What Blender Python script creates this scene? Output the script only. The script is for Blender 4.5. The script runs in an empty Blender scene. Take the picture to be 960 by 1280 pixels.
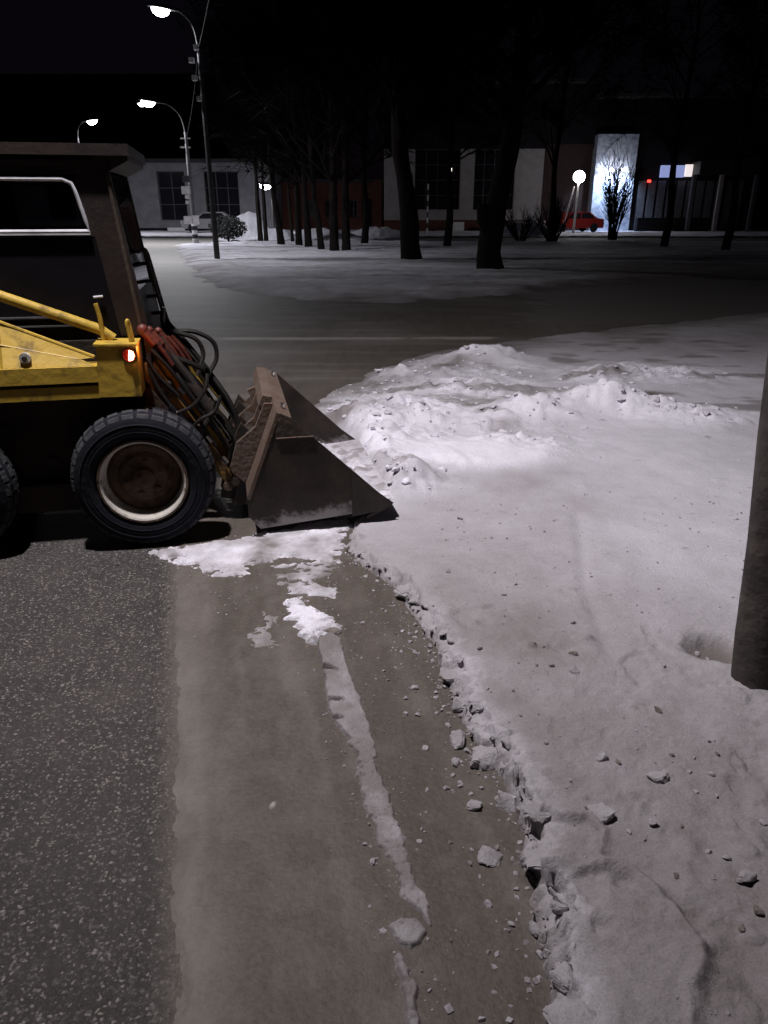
import bpy, bmesh, math, random
import numpy as np
from mathutils import Vector, Matrix, Quaternion
R = math.radians
random.seed(7)
rng = np.random.default_rng(11)
SC = bpy.context.scene
C = SC.collection

# ------------------------------------------------------------------ camera
FPX, HC, PITCH = 924.0, 1.67, R(22.25)
cam = bpy.data.objects.new('camera', bpy.data.cameras.new('camera'))
C.objects.link(cam)
cam.location = (0, 0, HC)
cam.rotation_euler = (R(90) - PITCH, 0, 0)
cam.data.sensor_fit = 'VERTICAL'
cam.data.sensor_height = 36.0
cam.data.lens = 36.0 * FPX / 1280.0
cam.data.clip_start = 0.05
cam.data.clip_end = 1500
SC.camera = cam

# ------------------------------------------------------------------ world: night sky
W = bpy.data.worlds.new('World'); SC.world = W; W.use_nodes = True
wn = W.node_tree.nodes; wl = W.node_tree.links
bg = wn['Background']
sky = wn.new('ShaderNodeTexSky'); sky.sky_type = 'NISHITA'; sky.sun_disc = False
sky.sun_elevation = R(3); sky.sun_rotation = R(120)
sky.air_density = 1.0; sky.dust_density = 2.0
hs = wn.new('ShaderNodeHueSaturation'); hs.inputs['Saturation'].default_value = 0.35
wl.new(sky.outputs[0], hs.inputs['Color'])
tint = wn.new('ShaderNodeMix'); tint.data_type = 'RGBA'; tint.blend_type = 'MULTIPLY'
tint.inputs[0].default_value = 1.0; tint.inputs[7].default_value = (0.9, 0.62, 1.15, 1)
wl.new(hs.outputs[0], tint.inputs[6]); wl.new(tint.outputs[2], bg.inputs['Color'])
bg.inputs['Strength'].default_value = 0.0014
# faint moon, far below the lamps
sun = bpy.data.objects.new('moon', bpy.data.lights.new('moon', 'SUN')); C.objects.link(sun)
sun.data.energy = 0.006; sun.data.angle = R(0.5); sun.data.color = (0.8, 0.85, 1.0)
sun.rotation_euler = (R(40), 0, R(150))

vs = SC.view_settings
vs.view_transform = 'Standard'; vs.look = 'None'; vs.exposure = 0.0; vs.gamma = 1.0
vs.use_curve_mapping = False
SC.cycles.use_denoising = True
SC.cycles.max_bounces = 6
SC.cycles.sample_clamp_indirect = 3.0

KEY_POWER = 1800      # lamp on the near wooden pole, above the frame
FAR_POWER = 520

# ------------------------------------------------------------------ pixel helpers (photo 960x1280)
def ray(x, y):
    a = (x - 480) / FPX; b = (640 - y) / FPX
    return np.array([a, math.cos(PITCH) + b * math.sin(PITCH), -math.sin(PITCH) + b * math.cos(PITCH)])
def G(x, y, z=0.0):
    d = ray(x, y); t = (z - HC) / d[2]
    return (float(d[0] * t), float(d[1] * t))
def FY(x, y, Y):                      # point on the upright plane at distance Y
    d = ray(x, y); t = Y / d[1]
    return (float(d[0] * t), float(HC + d[2] * t))
YAW = R(11.5)
LO = np.array([-1.293, 3.55]); LU = np.array([math.cos(YAW), math.sin(YAW)]); LV = np.array([-math.sin(YAW), math.cos(YAW)])
def LP(x, y, v):                      # loader frame: (u, z) on the plane v
    d = ray(x, y); t = (v + LO @ LV) / (d[:2] @ LV); p = d * t
    return (float((p[:2] - LO) @ LU), float(p[2] + HC))

# ------------------------------------------------------------------ noise
def _h(ix, iy, s):
    n = (ix.astype(np.int64) * 374761393 + iy.astype(np.int64) * 668265263 + s * 982451653) & 0x7fffffff
    n = ((n ^ (n >> 13)) * 1274126177) & 0x7fffffff
    n = ((n ^ (n >> 16)) * 1103515245 + 12345) & 0x7fffffff
    return (n >> 7).astype(np.float64) / float(0x7fffffff >> 7)
def vnoise(x, y, s=0):
    ix = np.floor(x); iy = np.floor(y); fx = x - ix; fy = y - iy
    fx = fx * fx * fx * (fx * (fx * 6 - 15) + 10); fy = fy * fy * fy * (fy * (fy * 6 - 15) + 10)
    a = _h(ix, iy, s); b = _h(ix + 1, iy, s); c = _h(ix, iy + 1, s); d = _h(ix + 1, iy + 1, s)
    return (a + (b - a) * fx) * (1 - fy) + (c + (d - c) * fx) * fy
def fbm(x, y, s=0, o=4):
    v = 0; a = 0.5; t = 0
    for i in range(o):
        v = v + a * vnoise(x * 2 ** i + 17.3 * i, y * 2 ** i - 9.1 * i, s + i); t += a; a *= 0.5
    return v / t * 2 - 1               # -1..1
def clods(x, y, cell, s, prob=1.0, rmin=0.3, rmax=0.75, flat=0.7):
    """rounded lumps scattered on jittered cells; returns height"""
    gx = x / cell; gy = y / cell; ix = np.floor(gx); iy = np.floor(gy); out = np.zeros_like(x)
    for dx in (-1, 0, 1):
        for dy in (-1, 0, 1):
            cx = ix + dx; cy = iy + dy
            px = cx + _h(cx, cy, s); py = cy + _h(cx, cy, s + 1); r = rmin + (rmax - rmin) * _h(cx, cy, s + 2) ** 2
            on = _h(cx, cy, s + 3) < prob
            e = 0.6 + 0.8 * _h(cx, cy, s + 4)
            d2 = ((gx - px) * e) ** 2 + ((gy - py) / e) ** 2
            hgt = np.where(on, np.sqrt(np.maximum(0, r * r - d2)) * flat, 0)
            out = np.maximum(out, hgt)
    return out * cell
def sm(t):
    t = np.clip(t, 0, 1); return t * t * (3 - 2 * t)
def seg_dist(x, y, pts, closed=False):
    d = np.full_like(x, 1e9); n = len(pts)
    for i in range(n if closed else n - 1):
        ax, ay = pts[i]; bx, by = pts[(i + 1) % n]; ex, ey = bx - ax, by - ay; L = ex * ex + ey * ey + 1e-12
        t = np.clip(((x - ax) * ex + (y - ay) * ey) / L, 0, 1)
        d = np.minimum(d, np.hypot(x - ax - t * ex, y - ay - t * ey))
    return d
def inside(x, y, pts):
    c = np.zeros(x.shape, bool); n = len(pts)
    for i in range(n):
        ax, ay = pts[i]; bx, by = pts[(i + 1) % n]
        if ay == by: continue
        k = ((ay > y) != (by > y)) & (x < (bx - ax) * (y - ay) / (by - ay) + ax)
        c ^= k
    return c
def sdist(x, y, pts):
    d = seg_dist(x, y, pts, True); return np.where(inside(x, y, pts), d, -d)

# ------------------------------------------------------------------ materials
MATS = {}
def mat(name, col, rough=0.8, metal=0.0, var=0.25, scale=6.0, bump=0.15, bscale=40.0, col2=None, coat=0.0, spec=0.4, lo=0.35, hi=0.65):
    if name in MATS: return MATS[name]
    m = bpy.data.materials.new(name); m.use_nodes = True; MATS[name] = m
    n = m.node_tree.nodes; l = m.node_tree.links; b = n['Principled BSDF']
    tc = n.new('ShaderNodeTexCoord')
    nz = n.new('ShaderNodeTexNoise'); nz.inputs['Scale'].default_value = scale; nz.inputs['Detail'].default_value = 8; nz.inputs['Roughness'].default_value = 0.65
    l.new(tc.outputs['Object'], nz.inputs['Vector'])
    rp = n.new('ShaderNodeValToRGB'); rp.color_ramp.elements[0].position = lo; rp.color_ramp.elements[1].position = hi
    c2 = col2 if col2 else tuple(c * (1 - var) for c in col)
    c1 = col if col2 else tuple(min(1, c * (1 + var)) for c in col)
    rp.color_ramp.elements[0].color = (*c2, 1); rp.color_ramp.elements[1].color = (*c1, 1)
    l.new(nz.outputs['Fac'], rp.inputs[0]); l.new(rp.outputs[0], b.inputs['Base Color'])
    b.inputs['Roughness'].default_value = rough; b.inputs['Metallic'].default_value = metal
    b.inputs['Specular IOR Level'].default_value = spec; b.inputs['Coat Weight'].default_value = coat
    if bump:
        nb = n.new('ShaderNodeTexNoise'); nb.inputs['Scale'].default_value = bscale; nb.inputs['Detail'].default_value = 6
        l.new(tc.outputs['Object'], nb.inputs['Vector'])
        bp = n.new('ShaderNodeBump'); bp.inputs['Strength'].default_value = bump; bp.inputs['Distance'].default_value = 0.02
        l.new(nb.outputs['Fac'], bp.inputs['Height']); l.new(bp.outputs[0], b.inputs['Normal'])
    return m
def emis(name, col, strength):
    if name in MATS: return MATS[name]
    m = bpy.data.materials.new(name); m.use_nodes = True; MATS[name] = m
    b = m.node_tree.nodes['Principled BSDF']
    b.inputs['Base Color'].default_value = (*[c * 0.5 for c in col], 1)
    b.inputs['Emission Color'].default_value = (*col, 1); b.inputs['Emission Strength'].default_value = strength
    return m
def glass(name, col, rough=0.08):
    m = bpy.data.materials.new(name); m.use_nodes = True; MATS[name] = m
    b = m.node_tree.nodes['Principled BSDF']
    b.inputs['Base Color'].default_value = (*col, 1); b.inputs['Roughness'].default_value = rough
    b.inputs['Specular IOR Level'].default_value = 0.5
    return m

def snow_material():
    m = bpy.data.materials.new('snow'); m.use_nodes = True; MATS['snow'] = m
    n = m.node_tree.nodes; l = m.node_tree.links; b = n['Principled BSDF']
    def N(t, **k):
        o = n.new(t)
        for a, v in k.items(): setattr(o, a, v)
        return o
    at = N('ShaderNodeAttribute', attribute_name='clean_light'); ad = N('ShaderNodeAttribute', attribute_name='dirt')
    tc = N('ShaderNodeNewGeometry')
    n1 = N('ShaderNodeTexNoise'); n1.inputs['Scale'].default_value = 3.0; n1.inputs['Detail'].default_value = 9; n1.inputs['Roughness'].default_value = 0.7
    n2 = N('ShaderNodeTexNoise'); n2.inputs['Scale'].default_value = 160.0; n2.inputs['Detail'].default_value = 3
    n3 = N('ShaderNodeTexVoronoi'); n3.inputs['Scale'].default_value = 42.0
    for q in (n1, n2, n3): l.new(tc.outputs['Position'], q.inputs['Vector'])
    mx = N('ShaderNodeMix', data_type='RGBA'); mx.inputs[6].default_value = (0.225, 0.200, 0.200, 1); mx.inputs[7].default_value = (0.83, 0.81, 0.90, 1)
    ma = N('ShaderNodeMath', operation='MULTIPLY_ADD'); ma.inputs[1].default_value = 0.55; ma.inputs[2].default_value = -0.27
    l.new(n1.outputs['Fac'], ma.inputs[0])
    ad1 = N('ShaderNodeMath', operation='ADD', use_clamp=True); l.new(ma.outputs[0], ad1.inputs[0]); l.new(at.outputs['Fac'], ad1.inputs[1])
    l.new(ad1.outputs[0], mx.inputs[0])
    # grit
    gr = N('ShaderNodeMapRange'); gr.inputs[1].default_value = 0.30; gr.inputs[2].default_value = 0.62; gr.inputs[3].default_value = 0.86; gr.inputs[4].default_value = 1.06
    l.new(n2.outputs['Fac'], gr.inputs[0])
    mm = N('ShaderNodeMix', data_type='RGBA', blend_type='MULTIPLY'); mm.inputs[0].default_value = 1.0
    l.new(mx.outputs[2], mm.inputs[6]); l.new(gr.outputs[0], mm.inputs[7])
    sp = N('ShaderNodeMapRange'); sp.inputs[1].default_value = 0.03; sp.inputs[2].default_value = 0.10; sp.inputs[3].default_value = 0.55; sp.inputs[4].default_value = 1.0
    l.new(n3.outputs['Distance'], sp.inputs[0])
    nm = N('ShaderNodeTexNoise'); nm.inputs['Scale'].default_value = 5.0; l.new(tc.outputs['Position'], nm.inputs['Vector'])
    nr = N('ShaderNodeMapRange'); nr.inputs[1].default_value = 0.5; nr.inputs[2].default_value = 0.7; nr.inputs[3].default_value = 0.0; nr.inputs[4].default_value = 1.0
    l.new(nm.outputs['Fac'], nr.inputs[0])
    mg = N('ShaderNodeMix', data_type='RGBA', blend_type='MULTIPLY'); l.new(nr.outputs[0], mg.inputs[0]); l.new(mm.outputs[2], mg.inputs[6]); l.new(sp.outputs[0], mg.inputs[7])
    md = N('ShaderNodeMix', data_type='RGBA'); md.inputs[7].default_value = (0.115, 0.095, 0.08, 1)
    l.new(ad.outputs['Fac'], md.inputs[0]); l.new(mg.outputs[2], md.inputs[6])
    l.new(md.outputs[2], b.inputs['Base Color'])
    b.inputs['Roughness'].default_value = 0.75; b.inputs['Specular IOR Level'].default_value = 0.3
    bp = N('ShaderNodeBump'); bp.inputs['Strength'].default_value = 0.8; bp.inputs['Distance'].default_value = 0.010
    n4 = N('ShaderNodeTexNoise'); n4.inputs['Scale'].default_value = 55.0; n4.inputs['Detail'].default_value = 7; n4.inputs['Roughness'].default_value = 0.7
    l.new(tc.outputs['Position'], n4.inputs['Vector']); l.new(n4.outputs['Fac'], bp.inputs['Height']); l.new(bp.outputs[0], b.inputs['Normal'])
    return m
def asphalt_material():
    m = bpy.data.materials.new('asphalt'); m.use_nodes = True; MATS['asphalt'] = m
    n = m.node_tree.nodes; l = m.node_tree.links; b = n['Principled BSDF']
    tc = n.new('ShaderNodeTexCoord')
    v = n.new('ShaderNodeTexVoronoi'); v.inputs['Scale'].default_value = 138.0; v.inputs['Randomness'].default_value = 1.0
    nw = n.new('ShaderNodeTexNoise'); nw.inputs['Scale'].default_value = 60; l.new(tc.outputs['Object'], nw.inputs['Vector'])
    wv = n.new('ShaderNodeMix'); wv.data_type = 'VECTOR'; wv.inputs[0].default_value = 0.012
    l.new(tc.outputs['Object'], wv.inputs[4]); l.new(nw.outputs['Color'], wv.inputs[5]); l.new(wv.outputs[1], v.inputs['Vector'])
    sep = n.new('ShaderNodeSeparateColor'); l.new(v.outputs['Color'], sep.inputs[0])
    st = n.new('ShaderNodeValToRGB'); e = st.color_ramp.elements
    e[0].position = 0.0; e[0].color = (0.026, 0.0225, 0.021, 1); e[1].position = 1.0; e[1].color = (0.34, 0.30, 0.285, 1)
    for p, c in ((0.50, 0.032), (0.72, 0.050), (0.87, 0.11), (0.95, 0.21)):
        k = st.color_ramp.elements.new(p); k.color = (c, c * 0.9, c * 0.87, 1)
    l.new(sep.outputs[0], st.inputs[0])
    # gaps between stones darker; dust film patches
    dg = n.new('ShaderNodeMapRange'); dg.inputs[1].default_value = 0.0; dg.inputs[2].default_value = 0.75; dg.inputs[3].default_value = 1.15; dg.inputs[4].default_value = 0.55
    l.new(v.outputs['Distance'], dg.inputs[0])
    mu = n.new('ShaderNodeMix'); mu.data_type = 'RGBA'; mu.blend_type = 'MULTIPLY'; mu.inputs[0].default_value = 1; l.new(st.outputs[0], mu.inputs[6]); l.new(dg.outputs[0], mu.inputs[7])
    nd = n.new('ShaderNodeTexNoise'); nd.inputs['Scale'].default_value = 1.6; nd.inputs['Detail'].default_value = 9; nd.inputs['Roughness'].default_value = 0.7; l.new(tc.outputs['Object'], nd.inputs['Vector'])
    dr = n.new('ShaderNodeMapRange'); dr.inputs[1].default_value = 0.38; dr.inputs[2].default_value = 0.75; dr.inputs[3].default_value = 0.05; dr.inputs[4].default_value = 0.5
    l.new(nd.outputs['Fac'], dr.inputs[0])
    md = n.new('ShaderNodeMix'); md.data_type = 'RGBA'; md.inputs[7].default_value = (0.10, 0.085, 0.08, 1); l.new(dr.outputs[0], md.inputs[0]); l.new(mu.outputs[2], md.inputs[6])
    # sandy dust drifting over the edge of the gutter strip
    q1 = G(221, 720); q2 = G(221, 1280); ex, ey = q1[0] - q2[0], q1[1] - q2[1]; el = math.hypot(ex, ey); nx_, ny_ = ey / el, -ex / el
    dt_ = n.new('ShaderNodeVectorMath'); dt_.operation = 'DOT_PRODUCT'; dt_.inputs[1].default_value = (nx_, ny_, 0); l.new(tc.outputs['Object'], dt_.inputs[0])
    ng = n.new('ShaderNodeTexNoise'); ng.inputs['Scale'].default_value = 22; ng.inputs['Detail'].default_value = 12; ng.inputs['Roughness'].default_value = 0.9; l.new(tc.outputs['Object'], ng.inputs['Vector'])
    m1 = n.new('ShaderNodeMath'); m1.operation = 'MULTIPLY_ADD'; m1.inputs[1].default_value = 0.30; l.new(ng.outputs['Fac'], m1.inputs[0]); l.new(dt_.outputs['Value'], m1.inputs[2])
    c0 = q2[0] * nx_ + q2[1] * ny_ + 0.15
    mr_ = n.new('ShaderNodeMapRange'); mr_.inputs[1].default_value = c0 - 0.07; mr_.inputs[2].default_value = c0 + 0.02; mr_.inputs[3].default_value = 0; mr_.inputs[4].default_value = 0.9; l.new(m1.outputs[0], mr_.inputs[0])
    mz = n.new('ShaderNodeMix'); mz.data_type = 'RGBA'; mz.inputs[7].default_value = (0.125, 0.108, 0.097, 1); l.new(mr_.outputs[0], mz.inputs[0]); l.new(md.outputs[2], mz.inputs[6])
    l.new(mz.outputs[2], b.inputs['Base Color'])
    b.inputs['Roughness'].default_value = 0.75
    bp = n.new('ShaderNodeBump'); bp.inputs['Strength'].default_value = 0.6; bp.inputs['Distance'].default_value = 0.006; bp.invert = True
    l.new(v.outputs['Distance'], bp.inputs['Height']); l.new(bp.outputs[0], b.inputs['Normal'])
    return m
def sand_material():
    m = bpy.data.materials.new('packed_sand'); m.use_nodes = True; MATS['sand'] = m
    n = m.node_tree.nodes; l = m.node_tree.links; b = n['Principled BSDF']
    tc = n.new('ShaderNodeTexCoord'); at = n.new('ShaderNodeAttribute'); at.attribute_name = 'clean_light'
    mp = n.new('ShaderNodeMapping'); mp.inputs['Rotation'].default_value = (0, 0, R(-14.6)); mp.inputs['Scale'].default_value = (3.0, 0.5, 1)
    l.new(tc.outputs['Object'], mp.inputs['Vector'])
    n1 = n.new('ShaderNodeTexNoise'); n1.inputs['Scale'].default_value = 2.2; n1.inputs['Detail'].default_value = 9; n1.inputs['Roughness'].default_value = 0.65; l.new(mp.outputs[0], n1.inputs['Vector'])
    n2 = n.new('ShaderNodeTexNoise'); n2.inputs['Scale'].default_value = 60; n2.inputs['Detail'].default_value = 12; n2.inputs['Roughness'].default_value = 0.85; l.new(tc.outputs['Object'], n2.inputs['Vector'])
    rp = n.new('ShaderNodeValToRGB'); e = rp.color_ramp.elements
    e[0].position = 0.3; e[0].color = (0.072, 0.059, 0.050, 1); e[1].position = 0.78; e[1].color = (0.116, 0.097, 0.084, 1)
    l.new(n1.outputs['Fac'], rp.inputs[0])
    mr = n.new('ShaderNodeMapRange'); mr.inputs[1].default_value = 0.3; mr.inputs[2].default_value = 0.7; mr.inputs[3].default_value = 0.55; mr.inputs[4].default_value = 1.40; l.new(n2.outputs['Fac'], mr.inputs[0])
    mu = n.new('ShaderNodeMix'); mu.data_type = 'RGBA'; mu.blend_type = 'MULTIPLY'; mu.inputs[0].default_value = 1; l.new(rp.outputs[0], mu.inputs[6]); l.new(mr.outputs[0], mu.inputs[7])
    ms = n.new('ShaderNodeMix'); ms.data_type = 'RGBA'; ms.inputs[7].default_value = (0.46, 0.43, 0.41, 1); l.new(at.outputs['Fac'], ms.inputs[0]); l.new(mu.outputs[2], ms.inputs[6])
    l.new(ms.outputs[2], b.inputs['Base Color'])
    b.inputs['Roughness'].default_value = 0.62; b.inputs['Specular IOR Level'].default_value = 0.35
    bp = n.new('ShaderNodeBump'); bp.inputs['Strength'].default_value = 0.6; bp.inputs['Distance'].default_value = 0.006
    n3 = n.new('ShaderNodeTexNoise'); n3.inputs['Scale'].default_value = 70; n3.inputs['Detail'].default_value = 7; l.new(tc.outputs['Object'], n3.inputs['Vector'])
    l.new(n3.outputs['Fac'], bp.inputs['Height']); l.new(bp.outputs[0], b.inputs['Normal'])
    return m
M_SNOW = snow_material(); M_ASPH = asphalt_material(); M_SAND = sand_material()
M_YEL = mat('yellow_paint', (0.47, 0.305, 0.042), 0.5, col2=(0.13, 0.08, 0.024), scale=8, bump=0.15, bscale=25, lo=0.30, hi=0.46, spec=0.4)
M_YELD = mat('dirty_yellow_paint', (0.24, 0.13, 0.02), 0.7, col2=(0.05, 0.032, 0.018), scale=9, bump=0.2, lo=0.35, hi=0.7)
M_BLK = mat('black_steel', (0.02, 0.017, 0.016), 0.6, col2=(0.045, 0.034, 0.028), scale=12, bump=0.2)
M_CAB = mat('dark_cab_paint', (0.012, 0.009, 0.0095), 0.5, col2=(0.028, 0.019, 0.016), scale=4, bump=0.1, lo=0.42, hi=0.7)
M_DOOR = mat('black_door_paint', (0.006, 0.005, 0.0075), 0.45, spec=0.2, var=0.3, scale=4, bump=0.05)
M_LOW = mat('dark_chassis_paint', (0.05, 0.03, 0.02), 0.75, col2=(0.02, 0.014, 0.012), scale=6, bump=0.2)
M_TYRE = mat('tyre_rubber', (0.0055, 0.006, 0.0095), 0.9, spec=0.2, col2=(0.013, 0.013, 0.019), scale=7, bump=0.25, bscale=30)
M_TREAD = mat('tread_rubber_with_frost', (0.014, 0.014, 0.018), 0.85, col2=(0.050, 0.050, 0.055), scale=9, bump=0.4, bscale=60)
M_RIMW = mat('white_rim_paint', (0.48, 0.45, 0.41), 0.6, col2=(0.12, 0.08, 0.06), scale=14, bump=0.2, lo=0.30, hi=0.44)
M_RIMD = mat('dirty_rim_disc', (0.15, 0.095, 0.062), 0.8, col2=(0.045, 0.028, 0.02), scale=16, bump=0.5)
M_BUCK = mat('worn_bucket_steel', (0.018, 0.014, 0.012), 0.5, metal=0.2, col2=(0.050, 0.036, 0.029), scale=5, bump=0.6, bscale=9)
def frost_edge(m):
    n = m.node_tree.nodes; l = m.node_tree.links; b = n['Principled BSDF']; src = b.inputs['Base Color'].links[0].from_socket
    tc = n.new('ShaderNodeTexCoord'); sx = n.new('ShaderNodeSeparateXYZ'); l.new(tc.outputs['Object'], sx.inputs[0])
    def M(op, a, c, d=None):
        q = n.new('ShaderNodeMath'); q.operation = op
        for i, v in enumerate((a, c, d)):
            if v is None: continue
            if isinstance(v, (int, float)): q.inputs[i].default_value = v
            else: l.new(v, q.inputs[i])
        return q.outputs[0]
    line = M('MULTIPLY_ADD', sx.outputs[0], 0.105, 0.0)              # lower edge of the plate
    hz = M('SUBTRACT', sx.outputs[2], line)
    nz = n.new('ShaderNodeTexNoise'); nz.inputs['Scale'].default_value = 11; nz.inputs['Detail'].default_value = 8; nz.inputs['Roughness'].default_value = 0.75; l.new(tc.outputs['Object'], nz.inputs['Vector'])
    th = M('MULTIPLY_ADD', nz.outputs['Fac'], 0.28, -0.085)
    df = M('SUBTRACT', th, hz)
    mr = n.new('ShaderNodeMapRange'); mr.inputs[1].default_value = 0.0; mr.inputs[2].default_value = 0.05; mr.inputs[3].default_value = 0.0; mr.inputs[4].default_value = 0.75; l.new(df, mr.inputs[0])
    mx = n.new('ShaderNodeMix'); mx.data_type = 'RGBA'; mx.inputs[7].default_value = (0.34, 0.32, 0.32, 1); l.new(mr.outputs[0], mx.inputs[0]); l.new(src, mx.inputs[6]); l.new(mx.outputs[2], b.inputs['Base Color'])
frost_edge(M_BUCK)
M_RUST = mat('rusty_dusty_steel', (0.115, 0.088, 0.072), 0.8, col2=(0.095, 0.055, 0.038), scale=12, bump=0.3)
M_CHR = mat('cylinder_rod_steel', (0.5, 0.5, 0.52), 0.25, metal=1.0, var=0.15, bump=0.0)
M_HOSE = mat('hose_rubber', (0.014, 0.012, 0.012), 0.45, bump=0.1, bscale=90)
M_RED = mat('red_coupling', (0.16, 0.035, 0.022), 0.45, col2=(0.05, 0.02, 0.015), scale=20, bump=0.2)
M_ALU = mat('window_frame_metal', (0.52, 0.52, 0.56), 0.45, metal=0.15, var=0.2, scale=10, bump=0.05)
M_GLS = glass('cab_glass', (0.012, 0.011, 0.014), 0.06)
M_WGL = glass('shop_glass', (0.010, 0.010, 0.014), 0.12)
M_WOOD = mat('weathered_pole', (0.085, 0.07, 0.065), 0.9, col2=(0.03, 0.025, 0.024), scale=5, bump=0.5, bscale=18)
M_STEEL = mat('lamp_post_steel', (0.045, 0.042, 0.045), 0.6, var=0.3, scale=8)
M_DPOST = mat('dark_post', (0.05, 0.045, 0.05), 0.7, var=0.3)
M_BARK = mat('bark', (0.012, 0.010, 0.009), 0.95, spec=0.05, col2=(0.022, 0.018, 0.016), scale=9, bump=0.8, bscale=15)
M_TWIG = mat('twigs', (0.008, 0.0065, 0.006), 0.95, var=0.3, spec=0.03, bump=0)
M_LENS = emis('lamp_lens', (0.93, 0.95, 1.0), 40)
M_WHITE = mat('white_paint', (0.6, 0.58, 0.58), 0.8, var=0.15)
M_BLACKP = mat('black_paint', (0.02, 0.02, 0.022), 0.6)

# ------------------------------------------------------------------ object helpers
def tag(o, label=None, cat=None, group=None, kind=None):
    if label: o['label'] = label
    if cat: o['category'] = cat
    if group: o['group'] = group
    if kind: o['kind'] = kind
    return o
def link(o, parent=None):
    C.objects.link(o)
    if parent is not None: o.parent = parent
    return o
def thing(name, label, cat, loc=(0, 0, 0), rz=0, group=None):
    o = bpy.data.objects.new(name, None); o.empty_display_size = 0.2; link(o)
    o.location = loc; o.rotation_euler = (0, 0, rz); return tag(o, label, cat, group)
def np_mesh(name, V, Q, m, parent=None, attrs=None, smooth=True):
    me = bpy.data.meshes.new(name)
    V = np.asarray(V, np.float32); Q = np.asarray(Q, np.int32); k = Q.shape[1]
    me.vertices.add(len(V)); me.vertices.foreach_set('co', V.ravel())
    me.loops.add(Q.size); me.loops.foreach_set('vertex_index', Q.ravel())
    me.polygons.add(len(Q)); me.polygons.foreach_set('loop_start', np.arange(0, Q.size, k, dtype=np.int32))
    me.polygons.foreach_set('use_smooth', np.full(len(Q), smooth))
    if attrs:
        for a, val in attrs.items():
            at = me.attributes.new(a, 'FLOAT', 'POINT'); at.data.foreach_set('value', np.asarray(val, np.float32))
    me.update(calc_edges=True); me.validate()
    me.materials.append(m)
    return link(bpy.data.objects.new(name, me), parent)
def grid_mesh(name, X, Y, Z, keep, m, parent=None, attrs=None):
    """heightfield on a 2-D grid of points, keeping the quads with any vertex in keep"""
    r, c = X.shape; idx = np.arange(r * c).reshape(r, c)
    q = np.stack([idx[:-1, :-1], idx[:-1, 1:], idx[1:, 1:], idx[1:, :-1]], -1).reshape(-1, 4)
    kk = keep.ravel()[q].any(1); q = q[kk]
    used = np.unique(q); remap = np.full(r * c, -1); remap[used] = np.arange(len(used))
    V = np.stack([X.ravel(), Y.ravel(), Z.ravel()], 1)[used]
    at = {k: v.ravel()[used] for k, v in attrs.items()} if attrs else None
    return np_mesh(name, V, remap[q], m, parent, at)
def fin(name, bm, m, parent=None, bevel=0.0, seg=2, smooth=40):
    if bevel:
        bmesh.ops.bevel(bm, geom=[e for e in bm.edges if len(e.link_faces) == 2 and e.calc_face_angle(0) > R(25)], offset=bevel, segments=seg, profile=0.5, affect='EDGES', clamp_overlap=True)
    bmesh.ops.recalc_face_normals(bm, faces=bm.faces)
    me = bpy.data.meshes.new(name); bm.to_mesh(me); bm.free()
    if smooth:
        me.polygons.foreach_set('use_smooth', np.ones(len(me.polygons), bool)); me.set_sharp_from_angle(angle=R(smooth))
    if isinstance(m, (list, tuple)):
        for q in m: me.materials.append(q)
    else: me.materials.append(m)
    return link(bpy.data.objects.new(name, me), parent)
def a_box(bm, x0, x1, y0, y1, z0, z1):
    v = [bm.verts.new(p) for p in ((x0, y0, z0), (x1, y0, z0), (x1, y1, z0), (x0, y1, z0), (x0, y0, z1), (x1, y0, z1), (x1, y1, z1), (x0, y1, z1))]
    for f in ((0, 3, 2, 1), (4, 5, 6, 7), (0, 1, 5, 4), (1, 2, 6, 5), (2, 3, 7, 6), (3, 0, 4, 7)): bm.faces.new([v[i] for i in f])
def a_prism(bm, pts, v0, v1):
    """polygon of (u, z) extruded along v (local y)"""
    a = [bm.verts.new((u, v0, z)) for u, z in pts]; b = [bm.verts.new((u, v1, z)) for u, z in pts]; n = len(pts)
    bm.faces.new(a); bm.faces.new(b[::-1])
    for i in range(n): bm.faces.new((a[i], b[i], b[(i + 1) % n], a[(i + 1) % n]))
def a_tube(bm, pts, rad, n=8, cap=True):
    pts = [Vector(p) for p in pts]; rr = rad if isinstance(rad, (list, tuple)) else [rad] * len(pts)
    rings = []; up = None
    for i, p in enumerate(pts):
        t = (pts[min(i + 1, len(pts) - 1)] - pts[max(i - 1, 0)]).normalized()
        if up is None: up = t.orthogonal().normalized()
        up = (up - t * up.dot(t)); up = up.normalized() if up.length > 1e-6 else t.orthogonal().normalized()
        s = t.cross(up)
        rings.append([bm.verts.new(p + (up * math.cos(2 * math.pi * k / n) + s * math.sin(2 * math.pi * k / n)) * rr[i]) for k in range(n)])
    for a, b in zip(rings, rings[1:]):
        for k in range(n): bm.faces.new((a[k], a[(k + 1) % n], b[(k + 1) % n], b[k]))
    if cap: bm.faces.new(rings[0][::-1]); bm.faces.new(rings[-1])
def a_lathe_v(bm, cu, cz, prof, n=48, closed=False):
    """profile of (radius, v) spun about the local y axis through (cu, cz)"""
    rings = [[bm.verts.new((cu + r * math.cos(2 * math.pi * k / n), v, cz + r * math.sin(2 * math.pi * k / n))) for k in range(n)] for r, v in prof]
    pr = list(zip(rings, rings[1:])) + ([(rings[-1], rings[0])] if closed else [])
    for a, b in pr:
        for k in range(n): bm.faces.new((a[k], a[(k + 1) % n], b[(k + 1) % n], b[k]))
    return rings
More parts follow.
